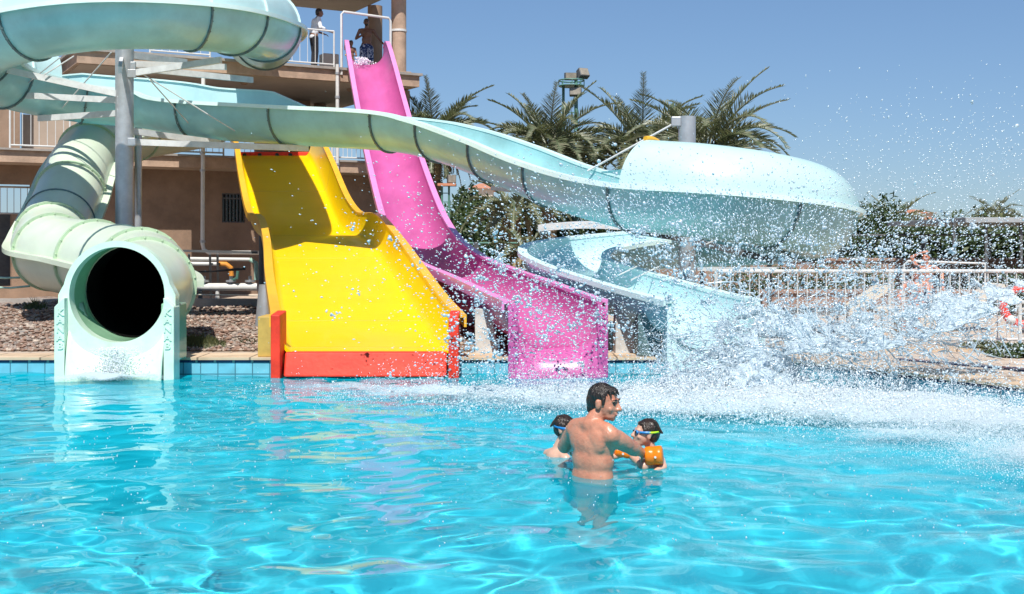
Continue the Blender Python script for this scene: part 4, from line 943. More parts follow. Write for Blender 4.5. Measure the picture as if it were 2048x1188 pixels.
# pale three-rail barrier right of the short silver post
bb = thing('bleacher', 'grandstand of three pale horizontal planks right of the short silver post', 'bench', (PX(1400, 21), 21, .2))
for py, w0, w1 in ((493, 1390, 1452), (516, 1392, 1560), (538, 1394, 1552)): MB().bar(P(w0, py, 21), P(w1, py, 21), .12, .07).build('plank', 'beam', bb)
for px in (1405, 1540): MB().bar((PX(px, 21.1), 21.15, .2), (PX(px, 21.1), 21.15, 1.3), .07).build('post', 'dark_steel', bb)
# awning left
aw = thing('awning', 'pale low awning between the crossing slide and the basin turn', 'awning', P(1075, 455, 25))
mb = MB(); v = []; n_ = 16
for i in range(n_+1):
    q = i/n_; x = lerp(1076, 1275, q); y = 455-6*math.sin(q*PI); v += [P(x, y+8, 25), P(x, y-5, 25), P(x+8, y-7, 27.5), P(x+8, y+6, 27.5)]
f = []
for i in range(n_):
    for j in range(4): j2 = (j+1) % 4; f.append((i*4+j, (i+1)*4+j, (i+1)*4+j2, i*4+j2))
f += [(0, 1, 2, 3), (n_*4+3, n_*4+2, n_*4+1, n_*4)]
mb.add(v, f).build('canopy', 'beam', aw)
for px in (1085, 1268): MB().tube([(PX(px, 25.8), 25.8, .2), (PX(px, 25.8), 25.8, PZ(458, 25.8))], .04, 8).build('post', 'dark_steel', aw)
# low wall bands and loungers behind the railing
for (y, z0, z1, x0, x1, l, m_) in ((23.5, .2, .58, 4.9, 16, 'low reddish garden wall behind the loungers at right', 'wallbrown'), (28.5, .2, 1.15, 3.4, 20, 'tan wall far behind the white railing', 'wallbrown')):
    tag(MB().box((x0, y, z0), (x1, y+.3, z1)).box((x0-.05, y-.05, z1), (x1, y+.35, z1+.07)).build('garden_wall', m_, bevel=.01), l, 'wall')
def lounger(x, y, label, m='cream'):
    t = thing('sun_lounger', label, 'sun lounger', (x, y, DZ), 'sun loungers behind the white railing')
    MB().box((x-.95, y-.33, .48), (x+.45, y+.33, .56)).build('seat', m, t, bevel=.015)
    mb = MB(); mb.add([(x+.45, y-.33, .48), (x+1.05, y-.33, .86), (x+1.05, y+.33, .86), (x+.45, y+.33, .48), (x+.45, y-.33, .56), (x+1.02, y-.33, .93), (x+1.02, y+.33, .93), (x+.45, y+.33, .56)], [(0,3,2,1),(4,5,6,7),(0,1,5,4),(1,2,6,5),(2,3,7,6),(3,0,4,7)]); mb.build('backrest', m, t)
    for dx in (-.85, .4):
        for dy in (-.28, .28): MB().bar((x+dx, y+dy, DZ), (x+dx, y+dy, .48), .045).build('leg', 'dark_steel', t)
lounger(4.6, 18.2, 'sun lounger nearest the blue slide exit behind the railing'); lounger(6.6, 18.9, 'middle sun lounger behind the railing below the standing bather'); lounger(8.7, 18.2, 'sun lounger at the far right behind the railing')
def bush(px, Y, r_, h, label, k=1500, m='leaf'):
    x = PX(px, Y); r = np.random.default_rng(int(px)); mb = MB()
    for _ in range(k):
        d = Vector(r.normal(0, 1, 3)).normalized(); q = Vector((x, Y, .2))+Vector((d.x*r_, d.y*r_*.6, abs(d.z)*h))*r.random()**.4; a = Vector(r.normal(0, 1, 3)).normalized(); b = a.orthogonal().normalized(); s_ = .05*r.uniform(.5, 1.3)
        mb.add([q-a*s_, q+b*s_*.45, q+a*s_, q-b*s_*.45], [(0, 1, 2, 3)])
    return tag(mb.build('bush', m), label, 'bush', 'bushes behind the railing')
for i, (px, Y, l) in enumerate(((1560, 25, 'dark bush behind the railing nearest the blue exit'), (1650, 24.5, 'dark bush behind the railing below the tree gap'), (1735, 26, 'dark bush behind the railing left of the bathers'), (1950, 25, 'dark bush behind the railing right of the bathers'), (2040, 23, 'dark bush behind the lifebuoy'), (1480, 24, 'dark bush behind the right jamb of the blue exit'))):
    bush(px, Y, .75, 1.0, l)
bush(1968, 15.2, .35, .12, 'low purple-leaved plant at the foot of the white railing', 500, 'leaf2')
bush(2040, 14.4, .4, .16, 'low dark plant under the lifebuoy', 600)
# canopy roof with posts at far right
rf = thing('canopy_roof', 'long grey flat canopy roof on thin posts at the far right', 'canopy', (9, 24, .2))
MB().box((PX(1895, 25), 24, PZ(447, 25)), (16, 29, PZ(437, 25))).build('roof', 'roofmetal', rf, bevel=.01)
for px in (1908, 1972, 2042, 2100): MB().bar((PX(px, 24.2), 24.2, .2), (PX(px, 24.2), 24.2, PZ(447, 25)), .05).build('post', 'dark_steel', rf)
# gate-like white frame behind the standing bather
gf_ = thing('goal_frame', 'thin white rectangular frame behind the bathers at right', 'frame', (PX(1810, 20.5), 20.5, .2))
MB().tube([(PX(1808, 20.5), 20.5, .2), (PX(1808, 20.5), 20.5, PZ(530, 20.5)), (PX(1816, 20.5), 20.5, PZ(522, 20.5)), (PX(1970, 20.5), 20.5, PZ(527, 20.5)), (PX(1970, 20.5), 20.5, .2)], .02, 8).build('tube_frame', 'white_metal', gf_)
# houses
def house(label, px0, px1, pyt, pyr, Y):
    x0, x1 = PX(px0, Y), PX(px1, Y); t = thing('house', label, 'house', ((x0+x1)/2, Y, .2), 'distant houses with red roofs'); zt = PZ(pyr, Y); zr = PZ(pyt, Y)
    MB().box((x0, Y, .1), (x1, Y+7, zt)).build('wall', 'cream', t)
    mb = MB(); mb.add([(x0-.4, Y-.4, zt), (x1+.4, Y-.4, zt), (x1+.4, Y+7.4, zt), (x0-.4, Y+7.4, zt), (lerp(x0, x1, .3), Y+3.5, zr), (lerp(x0, x1, .7), Y+3.5, zr)], [(0, 1, 5, 4), (1, 2, 5), (2, 3, 4, 5), (3, 0, 4), (0, 3, 2, 1)]); mb.build('roof', 'terracotta', t)
    for q in (.25, .7): w = lerp(x0, x1, q); MB().box((w-.5, Y-.03, zt-2.2), (w+.5, Y+.1, zt-.9)).build('window', 'dark_glass', t)
house('distant cream house with the higher red tiled roof', 1822, 1866, 417, 426, 130); house('distant cream house with the lower red tiled roof', 1862, 1892, 433, 441, 120)
house('distant pink-roofed house between the trees behind the low palm', 945, 985, 363, 377, 110)
# ================================================================ PEOPLE
def blob(name, prims, voxel, m, parent=None, smooth=4, fn=None):
    "union of ellipsoids and tapered limbs, fused by voxel remesh into one continuous surface"
    mb = MB()
    for q in prims:
        if q[0] == 's':
            R = q[3] if len(q) > 3 else None; mb.sphere(q[1], q[2], 18, 12, R)
        else:
            a, b, r0, r1 = Vector(q[1]), Vector(q[2]), q[3], q[4]; k = max(2, int((b-a).length/(.45*min(r0, r1)))+1)
            for i in range(k+1): t = i/k; mb.sphere(a.lerp(b, t), lerp(r0, r1, t), 12, 8)
    me = bpy.data.meshes.new(name); me.from_pydata([tuple(v) for v in mb.v], [], mb.f); o = bpy.data.objects.new(name, me); COL.objects.link(o)
    rm = o.modifiers.new('r', 'REMESH'); rm.mode = 'VOXEL'; rm.voxel_size = voxel; rm.adaptivity = 0
    sm = o.modifiers.new('s', 'SMOOTH'); sm.factor = .5; sm.iterations = smooth
    bpy.context.view_layer.update()
    ev = o.evaluated_get(bpy.context.evaluated_depsgraph_get()); m2 = bpy.data.meshes.new_from_object(ev); bpy.data.objects.remove(o); bpy.data.meshes.remove(me)
    if fn:
        co = np.empty(len(m2.vertices)*3); m2.vertices.foreach_get('co', co); co = co.reshape(-1, 3); co = fn(co); m2.vertices.foreach_set('co', co.ravel()); m2.update()
    m2.materials.clear(); m2.materials.append(M[m]); m2.polygons.foreach_set('use_smooth', [True]*len(m2.polygons))
    r = bpy.data.objects.new(name, m2); COL.objects.link(r)
    if parent is not None: r.parent = parent; r.location = -parent.location if parent.parent is None else (0, 0, 0)
    r.cycles.is_caustics_receiver = True
    return r
def head_prims(c, f, s=1., tilt=0., man=True):
    "head at c (centre of skull), f = facing direction (unit, horizontal); s=1 is an adult"
    f = Vector(f).normalized(); r = Vector((f.y, -f.x, 0)); u = Vector((0, 0, 1))
    R0 = Matrix((r, f, u)).transposed()
    if tilt: R0 = Matrix.Rotation(-tilt, 3, r) @ R0
    def W(x, y, z): return Vector(c)+R0 @ Vector((x*s, y*s, z*s))
    E = lambda x, y, z, a, b, d: ('s', W(x, y, z), (a*s, b*s, d*s), R0)
    p = [E(0, -.012, .025, .074, .094, .088), E(0, .03, -.02, .066, .066, .085), E(0, .045, -.075, .05, .045, .035), E(0, .068, -.092, .026, .020, .020),
         ('c', W(0, .085, .012), W(0, .112, -.028), .010*s, .015*s), E(.014, .1, -.032, .010, .012, .009), E(-.014, .1, -.032, .010, .012, .009),
         E(.03, .078, .024, .026, .014, .010), E(-.03, .078, .024, .026, .014, .010),
         E(.04, .062, -.03, .024, .02, .020), E(-.04, .062, -.03, .024, .02, .020),
         E(0, .09, -.056, .024, .012, .007), E(0, .087, -.070, .020, .012, .008)]
    for sx in (-1, 1): p += [E(sx*.078, -.008, -.012, .010, .020, .032), E(sx*.084, -.014, .005, .006, .014, .016)]
    return p, W, R0, E
def face(parent, W, E, s, m_eye='eye'):
    for sx in (-1, 1):
        MB().sphere(W(sx*.031, .080, .006), .013*s, 12, 8).build('eye', 'eye', parent, smooth=True)
        b = MB(); b.tube([W(sx*.012, .093, .026), W(sx*.032, .092, .031), W(sx*.052, .076, .026)], [.004*s, .0055*s, .003*s], 6); b.build('eyebrow', 'hair', parent, smooth=True)
def hair_fn(seed, amp, k=1.):
    r = np.random.default_rng(seed); ph = r.uniform(0, 6.28, 6)
    def fn(co):
        c0 = co.mean(0); d = co-c0; a = np.arctan2(d[:, 1], d[:, 0]); z = d[:, 2]
        w = np.sin(a*17*k+ph[0]+3*np.sin(z*30))*.5+np.sin(a*31*k+ph[1]+z*40)*.35+np.sin(a*7+ph[2]+z*60)*.4
        n_ = d/np.linalg.norm(d, axis=1)[:, None]; return co+n_*(amp*w)[:, None]
    return fn
def hand(p, d, n_, s=1., curl=.6, side=1):
    "five separate fingers; p wrist, d along the palm, n_ palm normal (fingers curl towards it)"
    p = Vector(p); d = Vector(d).normalized(); n_ = Vector(n_); n_ = (n_-d*n_.dot(d)).normalized(); t = d.cross(n_)*side; out = []
    pc = p+d*.05*s
    for q in (-.024, -.008, .008, .024): out.append(('c', p+t*q*.6*s+d*.01*s, pc+t*q*s+d*.035*s, .016*s, .012*s))
    for i, (q, L) in enumerate(((-.03, .066), (-.010, .078), (.010, .074), (.029, .058))):
        a = pc+t*q*s+d*.04*s; ang = curl*.5; dd = d
        for j, l in enumerate((.45, .32, .23)):
            dd = (d*math.cos(ang)+n_*math.sin(ang)); b = a+dd*L*l*s; out.append(('c', a, b, (.0092-.0008*j)*s, (.0086-.0008*j)*s)); a = b; ang += curl*.7
    a = p-t*.022*s+d*.02*s; b = a+(-t*.8+d*.6+n_*.3).normalized()*.035*s; c = b+(d*.9-t*.25+n_*.45).normalized()*.03*s
    out += [('c', a, b, .013*s, .010*s), ('c', b, c, .010*s, .0085*s)]
    return out
# ---- the man in the water
MX, MY = PX(1185, 7.98), 7.98
man = thing('person', 'bare-backed man with wet dark hair standing waist-deep between the two boys, arms spread', 'person', (MX, MY, -1.2))
def m_(x, y, z): return Vector((MX+x, MY+y, z))
fdir = Vector((.72, .69, 0)).normalized(); rdir = Vector((fdir.y, -fdir.x, 0)); RB = Matrix((rdir, fdir, Vector((0, 0, 1)))).transposed()
def mt(r, f, z): return m_(0, 0, z)+rdir*r+fdir*f
hp, HW, HR, HE = head_prims(m_(.076, .0, .487), (.90, -.43, 0), 1.05, .12)
pr = [('s', mt(0, 0, -.18), (.168, .125, .15), RB), ('s', mt(0, 0, -.02), (.160, .118, .15), RB), ('s', mt(0, .005, .10), (.160, .120, .14), RB), ('s', mt(0, .01, .21), (.168, .118, .13), RB),
      ('s', mt(.075, -.055, .235), (.085, .040, .095), RB), ('s', mt(-.075, -.050, .235), (.085, .040, .095), RB), ('s', mt(.07, .075, .22), (.075, .05, .06), RB), ('s', mt(-.07, .075, .22), (.075, .05, .06), RB),
      ('s', mt(.155, -.005, .285), (.062, .062, .066), RB), ('s', mt(-.155, -.005, .285), (.062, .062, .066), RB),
      ('c', mt(.03, -.02, .335), mt(.15, -.01, .315), .055, .048), ('c', mt(-.03, -.02, .335), mt(-.15, -.01, .315), .055, .048),
      ('c', mt(0, -.02, .33), m_(.055, .0, .43), .064, .056), ('c', mt(.05, -.034, -.03), mt(.055, -.045, .2), .056, .058), ('c', mt(-.05, -.034, -.03), mt(-.055, -.045, .2), .056, .058),
      ('c', mt(.08, .0, -.25), mt(.10, .02, -.75), .088, .06), ('c', mt(-.08, .0, -.25), mt(-.10, .03, -.75), .088, .06),
      ('c', mt(.10, .02, -.75), mt(.10, -.02, -1.17), .056, .04), ('c', mt(-.10, .03, -.75), mt(-.10, -.01, -1.17), .056, .04),
      ('c', mt(.10, -.04, -1.19), mt(.11, .13, -1.21), .04, .03), ('c', mt(-.10, -.03, -1.19), mt(-.11, .14, -1.21), .04, .03)]
sR = mt(.165, 0, .282); eR = m_(.262, .03, .178); wR = m_(.345, .225, .115)
pr += [('c', sR, eR, .061, .052), ('c', sR.lerp(eR, .3), sR.lerp(eR, .7), .064, .058), ('c', eR, wR, .051, .033), ('c', eR.lerp(wR, .15), eR.lerp(wR, .45), .053, .047)]
sL = mt(-.165, 0, .285); eL = m_(-.175, .25, .15); wL = m_(-.12, .50, .10)
pr += [('c', sL, eL, .060, .050), ('c', eL, wL, .049, .031)]
pr += hand(wR, (.5, .8, -.25), (-.5, .4, -.1), 1., .5, 1); pr += hand(wL, (.1, .9, -.1), (.7, 0, -.2), 1., .6, -1)
body = blob('body', hp+pr, .0065, 'skin', man, 3)
bm = bmesh.new(); bm.from_mesh(body.data); tv = [v for v in bm.verts if -.3 < v.co.z < .36 and (v.co-m_(0, 0, v.co.z)).length < .24]
for _ in range(14): bmesh.ops.smooth_vert(bm, verts=tv, factor=.5, use_axis_x=True, use_axis_y=True, use_axis_z=True)
bm.to_mesh(body.data); bm.free()
face(man, HW, HE, 1.05)
MB().sphere(HW(0, .094, -.062), (.021, .010, .010), 12, 8, HR).build('mouth', 'lip', man, smooth=True)
MB().sphere(HW(0, .099, -.061), (.016, .006, .005), 12, 6, HR).build('teeth', 'teeth', man, smooth=True)
def hairprims(HE, long=1.):
    return [HE(0, -.020, .038, .0775, .092, .082), HE(0, -.055, .0, .072, .060, .077), HE(.0, .034, .076, .054, .044, .030), ('c', HW(.045, .05, .075), HW(.058, .068, .048), .012, .005), ('c', HW(.02, .07, .082), HW(.028, .09, .058), .011, .005), ('c', HW(-.01, .07, .084), HW(-.012, .092, .060), .011, .005), HE(.064, -.012, .038, .016, .040, .030), HE(-.064, -.012, .038, .016, .040, .030), HE(0, -.075, -.05, .050, .032, .038)]
hp_h = hairprims(HE); blob('hair', hp_h+[HE(.072, .022, .012, .009, .012, .026), HE(-.072, .022, .012, .009, .012, .026)], .0045, 'hair', man, 2, hair_fn(3, .0022, 1.6))
sw = blob('swimming_trunks', [('s', mt(0, 0, -.26), (.162, .12, .12), RB), ('c', mt(.08, 0, -.3), mt(.10, .02, -.58), .10, .09), ('c', mt(-.08, 0, -.3), mt(-.10, .02, -.58), .10, .09)], .012, 'shorts2', man)
# ---- the boys
def boy(label, px, py, Y, f, turned, strap, lens_side, shoulder_tw, arms=None, s=.86, floats=False, tilt=0.):
    x, y, z = P(px, py, Y); t = thing('person', label, 'person', (x, Y, -.6)); c = Vector((x, Y, z))
    hp, W, R, E = head_prims(c, f, s, tilt); f = Vector(f).normalized(); td = Vector(turned).normalized(); r = Vector((td.y, -td.x, 0)); RT = Matrix((r, td, Vector((0, 0, 1)))).transposed()
    nb = c+Vector((-f.x*.02, -f.y*.02, -.115*s)); sh = nb+Vector((shoulder_tw[0], shoulder_tw[1], -.075))
    def B_(a, b, d): return sh+r*a+td*b+Vector((0, 0, d))
    pr = [('c', c+Vector((-f.x*.02, -f.y*.02, -.06*s)), sh+Vector((0, 0, .01)), .042*s, .045*s), ('s', B_(0, 0, -.06), (.105, .072, .09), RT), ('s', B_(0, 0, -.18), (.095, .07, .12), RT), ('s', B_(0, 0, -.33), (.095, .075, .1), RT),
          ('c', B_(-.03, 0, -.008), B_(-.115, 0, -.035), .038, .038), ('c', B_(.03, 0, -.008), B_(.115, 0, -.035), .038, .038), ('c', B_(.05, 0, -.4), B_(.06, .12, -.7), .055, .035), ('c', B_(-.05, 0, -.4), B_(-.06, .12, -.7), .055, .035)]
    for sd, (e, w) in zip((-1, 1), arms):
        s0 = B_(sd*.125, 0, -.04); e = Vector(e)+c; w = Vector(w)+c; pr += [('c', s0, e, .034, .027), ('c', e, w, .027, .019)]+hand(w, w-e, (0, 0, -1), .75, .4, sd)
    blob('body', hp+pr, .0065, 'skin_kid', t, 3)
    hh = [E(0, -.018, .038, .079, .092, .083), E(0, -.055, -.002, .073, .060, .074), E(0, .036, .070, .054, .038, .026), E(.066, -.004, .033, .016, .042, .032), E(-.066, -.004, .033, .016, .042, .032)]
    blob('hair', hh+[('c', W(q, -.05, .10), W(q*1.3, -.115, .02), .018*s, .010*s) for q in (-.05, -.02, .015, .05)], .0045, 'hair_kid', t, 2, hair_fn(int(px), .002, 1.5))
    # goggles: strap round the head, two lens cups
    pts = []
    for a in np.linspace(.30*PI, 2.0*PI+.2*PI, 40):
        pts.append(W(.0865*math.cos(a)*1.02, .100*math.sin(a)*1.04-.010, .010+.016*(1-math.sin(a))*.5))
    ringp = [W(.088*math.cos(a), -.008+.103*math.sin(a), .006+.010*(1-math.sin(a))) for a in np.linspace(0, 2*PI, 49)]
    def band(pts, wd, m, name):
        mb = MB(); v = []
        for q in pts: v += [q+R @ Vector((0, 0, wd)), q-R @ Vector((0, 0, wd))]
        mb.add(v, [(2*i, 2*i+1, 2*i+3, 2*i+2) for i in range(len(pts)-1)]); o = mb.build(name, m, t, smooth=True); s_ = o.modifiers.new('t', 'SOLIDIFY'); s_.thickness = .004; s_.offset = 0; return o
    k0 = 24; band(ringp[k0-10:] if False else [W(.088*math.cos(a), -.008+.103*math.sin(a), .006+.010*(1-math.sin(a))) for a in np.linspace(.02*PI, -1.02*PI, 40)], .0065, strap, 'goggle_strap')
    for sx in (-1, 1):
        band([W(sx*.088*math.cos(a), -.008+.103*math.sin(a), .006+.010*(1-math.sin(a))) for a in np.linspace(-.02*PI, .27*PI, 12)], .0085, 'gog_blue', 'goggle_side')
        l = MB().sphere(W(sx*.033, .083, .006), (.026*s, .016*s, .017*s), 14, 8, R).build('goggle_frame', 'gog_blue', t, smooth=True)
        MB().sphere(W(sx*.034, .090, .006), (.021*s, .013*s, .012*s), 14, 8, R).build('lens', 'dark_glass', l, smooth=True)
    MB().sphere(W(0, .094, -.062), (.016*s, .008*s, .006*s), 10, 6, R).build('mouth', 'lip', t, smooth=True)
    return t, c
bl, cl = boy('boy with blue goggles at the left of the man, facing right', 1132, 857, 8.75, (.82, -.57, 0), (.8, .5, 0), 'gog_blue', 1, (-.05, .01), arms=(((-.08, .05, -.30), (.05, .10, -.36)), ((.0, -.1, -.33), (.12, -.1, -.36))), s=.84)
br, c2 = boy('boy with lime goggle strap and orange arm floats, at the right of the man', 1292, 866, 8.35, (-.96, -.12, 0), (-.8, .55, 0), 'gog_lime', -1, (.025, .0), arms=(((-.11, .14, -.16), (-.26, .02, -.18)), ((.11, -.09, -.22), (.03, -.16, -.25))), s=.86, tilt=-.1)
def arm_float(px, py, Y, ax, L, R0, label=None):
    c = P(px, py, Y); ax = Vector(ax).normalized(); mb = MB(); pts = []; rr = []
    for i in range(17):
        q = i/16; pts.append(c+ax*(q-.5)*L); rr.append(R0*(.97+.05*abs(math.sin(q*PI*2.0))) * (.86 if i in (0, 16) else 1))
    mb.tube(pts, rr, 22); o = mb.build('arm_float', 'orange', br, smooth=True)
    MB().tube([c+Vector((.0, -R0*1.0, .0)), c+Vector((.0, -R0*1.0-.012, .0))], .008, 8).build('valve', 'white_metal', o); return o
arm_float(1308, 911, 8.25, (.9, -.2, .10), .12, .064); arm_float(1245, 906, 8.42, (.85, .2, -.22), .115, .030)
# ---- feet of the slider breaking the surface in the foam
ft = thing('person', 'swimmer mostly hidden in the foam with only toes and fingers showing', 'person', (PX(1620, 11.2), 11.2, -.5))
a = P(1612, 812, 11.2); b = P(1628, 808, 11.1)
blob('body', [('c', a+Vector((.02, .3, -.5)), a+Vector((0, .0, -.1)), .06, .045), ('c', a+Vector((0, 0, -.1)), a+Vector((-.02, -.02, .06)), .038, .026)]+[('c', a+Vector((-.02+.012*(k-2), -.02, .05)), a+Vector((-.03+.014*(k-2), -.03, .10-.006*abs(k-1))), .011, .009) for k in range(5)]+
     [('c', b+Vector((.1, .25, -.5)), b+Vector((.03, .0, -.1)), .06, .04), ('c', b+Vector((.03, 0, -.1)), b+Vector((.06, -.02, .01)), .036, .026)]+[('c', b+Vector((.06, -.02+.012*(k-2), .01)), b+Vector((.11, -.03+.014*(k-2), .03)), .010, .009) for k in range(5)]+[('s', a+Vector((.12, .55, -.55)), (.16, .3, .12)), ('s', a+Vector((.12, 1.0, -.4)), (.16, .3, .14)), ('s', a+Vector((.12, 1.4, -.25)), (.09, .1, .11))], .009, 'skin', ft)
# ---- people on the tower and the deck
def figure(label, base, f, h, parts, voxel=.014, pose=None, skin='skin_dark', hair='hair'):
    t = thing('person', label, 'person', base); s = h/1.75; f = Vector(f).normalized(); r = Vector((f.y, -f.x, 0)); b0 = Vector(base)
    RF = Matrix((r, f, Vector((0, 0, 1)))).transposed()
    def L(a, b, c): return b0+r*a*s+f*b*s+Vector((0, 0, c*s))
    hp, W, R, E = head_prims(L(0, pose.get('hf', .02), pose.get('hz', 1.62)), pose.get('face', f), s*1.03)
    z0 = pose.get('sit', 0)
    arms = pose['arms']; legs = pose['legs']; lean = pose.get('lean', 0)
    pr = [('s', L(0, -.02, .98+z0), (.155*s, .11*s, .12*s), RF), ('s', L(0, lean*.5, 1.12+z0), (.14*s, .10*s, .14*s), RF), ('s', L(0, lean, 1.30+z0), (.165*s, .11*s, .15*s), RF), ('c', L(-.13, lean, 1.40+z0), L(.13, lean, 1.40+z0), .06*s, .06*s), ('c', L(0, lean, 1.42+z0), L(0, pose.get('hf', .02), pose.get('hz', 1.62)-.08), .058*s, .05*s)]
    for e, w in arms:
        sd = -1 if arms.index((e, w)) == 0 else 1; s0 = L(sd*.19, lean, 1.40+z0); e = L(*e); w = L(*w); pr += [('c', s0, e, .05*s, .038*s), ('c', e, w, .038*s, .026*s)]+hand(w, w-e, (0, 0, -1), s, .5, sd)
    for sd, (k, a, tt) in zip((-1, 1), legs): pr += [('c', L(sd*.09, 0, .93+z0), L(*k), .085*s, .055*s), ('c', L(*k), L(*a), .054*s, .036*s), ('c', L(*a), L(*tt), .034*s, .026*s)]
    blob('body', hp+pr, voxel, skin, t, 2)
    blob('hair', hairprims(E), voxel*.7, hair, t, 1)
    for nm, m__, pp in parts: blob(nm, [(q[0], L(*q[1]), tuple(v*s for v in q[2]), RF) if q[0] == 's' else ('c', L(*q[1]), L(*q[2]), q[3]*s, q[4]*s) for q in pp], voxel*.9, m__, t, 2)
    face(t, W, E, s); return t
st = (((-.10, .03, .50), (-.10, 0, .08), (-.11, .14, .03)), ((.10, .03, .50), (.10, 0, .08), (.11, .14, .03)))
p1 = TP(T_(628, .75), .75, Z2)
figure('lifeguard in white shirt and black trousers leaning on the upper deck railing', p1, TD, 1.74,
    [('shirt', 'shirt', [('s', (0, .0, 1.05), (.17, .125, .16)), ('s', (0, .04, 1.2), (.165, .12, .15)), ('s', (0, .06, 1.33), (.18, .125, .13)), ('c', (-.17, .07, 1.41), (-.24, .12, 1.16), .068, .058), ('c', (.17, .07, 1.41), (.26, .10, 1.16), .068, .058), ('c', (.26, .10, 1.16), (.26, .2, 1.13), .055, .05), ('s', (0, -.02, .92), (.165, .125, .10))]),
     ('trousers', 'trouser', [('s', (0, -.02, .92), (.158, .12, .12)), ('c', (-.09, 0, .88), (-.10, .03, .5), .098, .07), ('c', (-.10, .03, .5), (-.10, 0, .1), .07, .06), ('c', (.09, 0, .88), (.10, .03, .5), .098, .07), ('c', (.10, .03, .5), (.10, 0, .1), .07, .06)])],
    pose=dict(arms=[((-.24, .12, 1.14), (-.2, .36, 1.07)), ((.26, .10, 1.14), (.26, .38, 1.06))], legs=st, lean=.07, hf=.16, hz=1.62))
p2 = TP(T_(733, 1.8), 1.8, Z2)
figure('bearded shirtless man in blue patterned shorts standing at the top of the pink slide', p2, (.12, -1, 0), 1.80,
    [('shorts', 'shorts', [('s', (0, -.02, .93), (.172, .13, .13)), ('c', (-.09, 0, .88), (-.11, .03, .55), .112, .10), ('c', (.09, 0, .88), (.11, .03, .55), .112, .10)]), ('beard', 'hair', [('s', (0, .09, 1.545), (.055, .045, .04))])],
    pose=dict(arms=[((-.33, .0, 1.18), (-.50, .12, .98)), ((.30, .03, 1.15), (.06, .20, 1.26))], legs=st))
p3 = TP(T_(702, .9), .9, Z2-.25)
figure('child with a yellow float crouching behind the left lip of the pink slide', p3, (.6, -.8, 0), 1.2, [('float', 'yellow_rim', [('s', (.22, .12, 1.08), (.13, .08, .06))])],
    pose=dict(arms=[((-.2, .1, 1.1), (0, .3, 1.05)), ((.25, .1, 1.1), (.3, .3, .9))], legs=st))
tag(TB().tb(T_(645, 1.6), T_(676, 1.6), 1.5, 1.9, Z2, Z2+.62).build('storage_box', 'cream', bevel=.03), 'beige box on the upper deck beside the man in the white shirt', 'box')
tag(MB().tube([TP(T_(556, 1.0), 1.0, Z2), TP(T_(556, 1.0), 1.0, Z2+.5)], .16, 16).build('litter_bin', 'dark_steel'), 'dark bin on the upper deck at the left end of the railing', 'bin')
figure('sunburnt bather in dark shorts standing with raised elbow behind the white railing', (PX(1852, 18.9), 18.9, DZ-.05), (-.6, -.8, 0), 1.28,
    [('shorts', 'shorts2', [('s', (0, -.02, .93), (.172, .13, .13)), ('c', (-.09, 0, .88), (-.11, .03, .6), .112, .10), ('c', (.09, 0, .88), (.11, .03, .6), .112, .10)])],
    pose=dict(arms=[((-.36, .05, 1.30), (-.42, .2, 1.05)), ((.30, .05, 1.62), (.10, .02, 1.72))], legs=st), skin='skin')
figure('reddish bather sitting low behind the white railing left of the standing one', (PX(1832, 18.4), 18.4, DZ-.42), (-.5, -.8, 0), 1.45, [('shorts', 'shorts2', [('s', (0, -.02, .95), (.172, .13, .10))])],
    pose=dict(arms=[((-.28, .15, 1.15), (-.12, .38, 1.0)), ((.28, .15, 1.15), (.12, .38, 1.0))], legs=(((-.12, .42, .92), (-.12, .45, .5), (-.12, .6, .45)), ((.12, .42, .92), (.12, .45, .5), (.12, .6, .45)))), skin='skin')
tag(MB().box((PX(1832, 18.4)-.3, 18.2, .2), (PX(1832, 18.4)+.3, 18.7, .50)).build('stool', 'cream', bevel=.02), 'low pale stool under the seated bather at right', 'stool')
# ================================================================ SPLASH: sheet, strands, droplets, foam, spray
def dropmat():
    m, n, o = nodes('water_drop'); L = n.links.new
    g = N(n, 'ShaderNodeBsdfGlass'); g.inputs['IOR'].default_value = 1.33; g.inputs['Roughness'].default_value = .05; g.inputs[0].default_value = (.97, 1, 1, 1)
    d = N(n, 'ShaderNodeBsdfDiffuse'); d.inputs[0].default_value = (.72, .87, .96, 1); t = N(n, 'ShaderNodeBsdfTranslucent'); t.inputs[0].default_value = (.7, .85, .9, 1)
    m1 = N(n, 'ShaderNodeMixShader'); m1.inputs[0].default_value = .3; L(d.outputs[0], m1.inputs[1]); L(t.outputs[0], m1.inputs[2])
    m2 = N(n, 'ShaderNodeMixShader'); m2.inputs[0].default_value = .74; L(g.outputs[0], m2.inputs[1]); L(m1.outputs[0], m2.inputs[2])
    gl = N(n, 'ShaderNodeBsdfGlossy'); gl.inputs['Roughness'].default_value = .22; m3 = N(n, 'ShaderNodeMixShader'); m3.inputs[0].default_value = .16; L(m2.outputs[0], m3.inputs[1]); L(gl.outputs[0], m3.inputs[2])
    L(m3.outputs[0], o.inputs[0]); return m
M['drop'] = dropmat()
def mistmat():
    m, n, o = nodes('white_spray'); L = n.links.new
    d = N(n, 'ShaderNodeBsdfDiffuse'); d.inputs[0].default_value = (.93, .97, 1, 1); t = N(n, 'ShaderNodeBsdfTranslucent'); t.inputs[0].default_value = (.84, .95, .98, 1)
    m1 = N(n, 'ShaderNodeMixShader'); m1.inputs[0].default_value = .3; L(d.outputs[0], m1.inputs[1]); L(t.outputs[0], m1.inputs[2]); L(m1.outputs[0], o.inputs[0]); return m
M['mist'] = mistmat()
rd = np.random.default_rng(99)
def icos(sub):
    bm = bmesh.new(); bmesh.ops.create_icosphere(bm, subdivisions=sub, radius=1); v = np.array([x.co[:] for x in bm.verts]); f = np.array([[q.index for q in p.verts] for p in bm.faces]); bm.free(); return v, f
IC1 = icos(1); IC2 = icos(2)
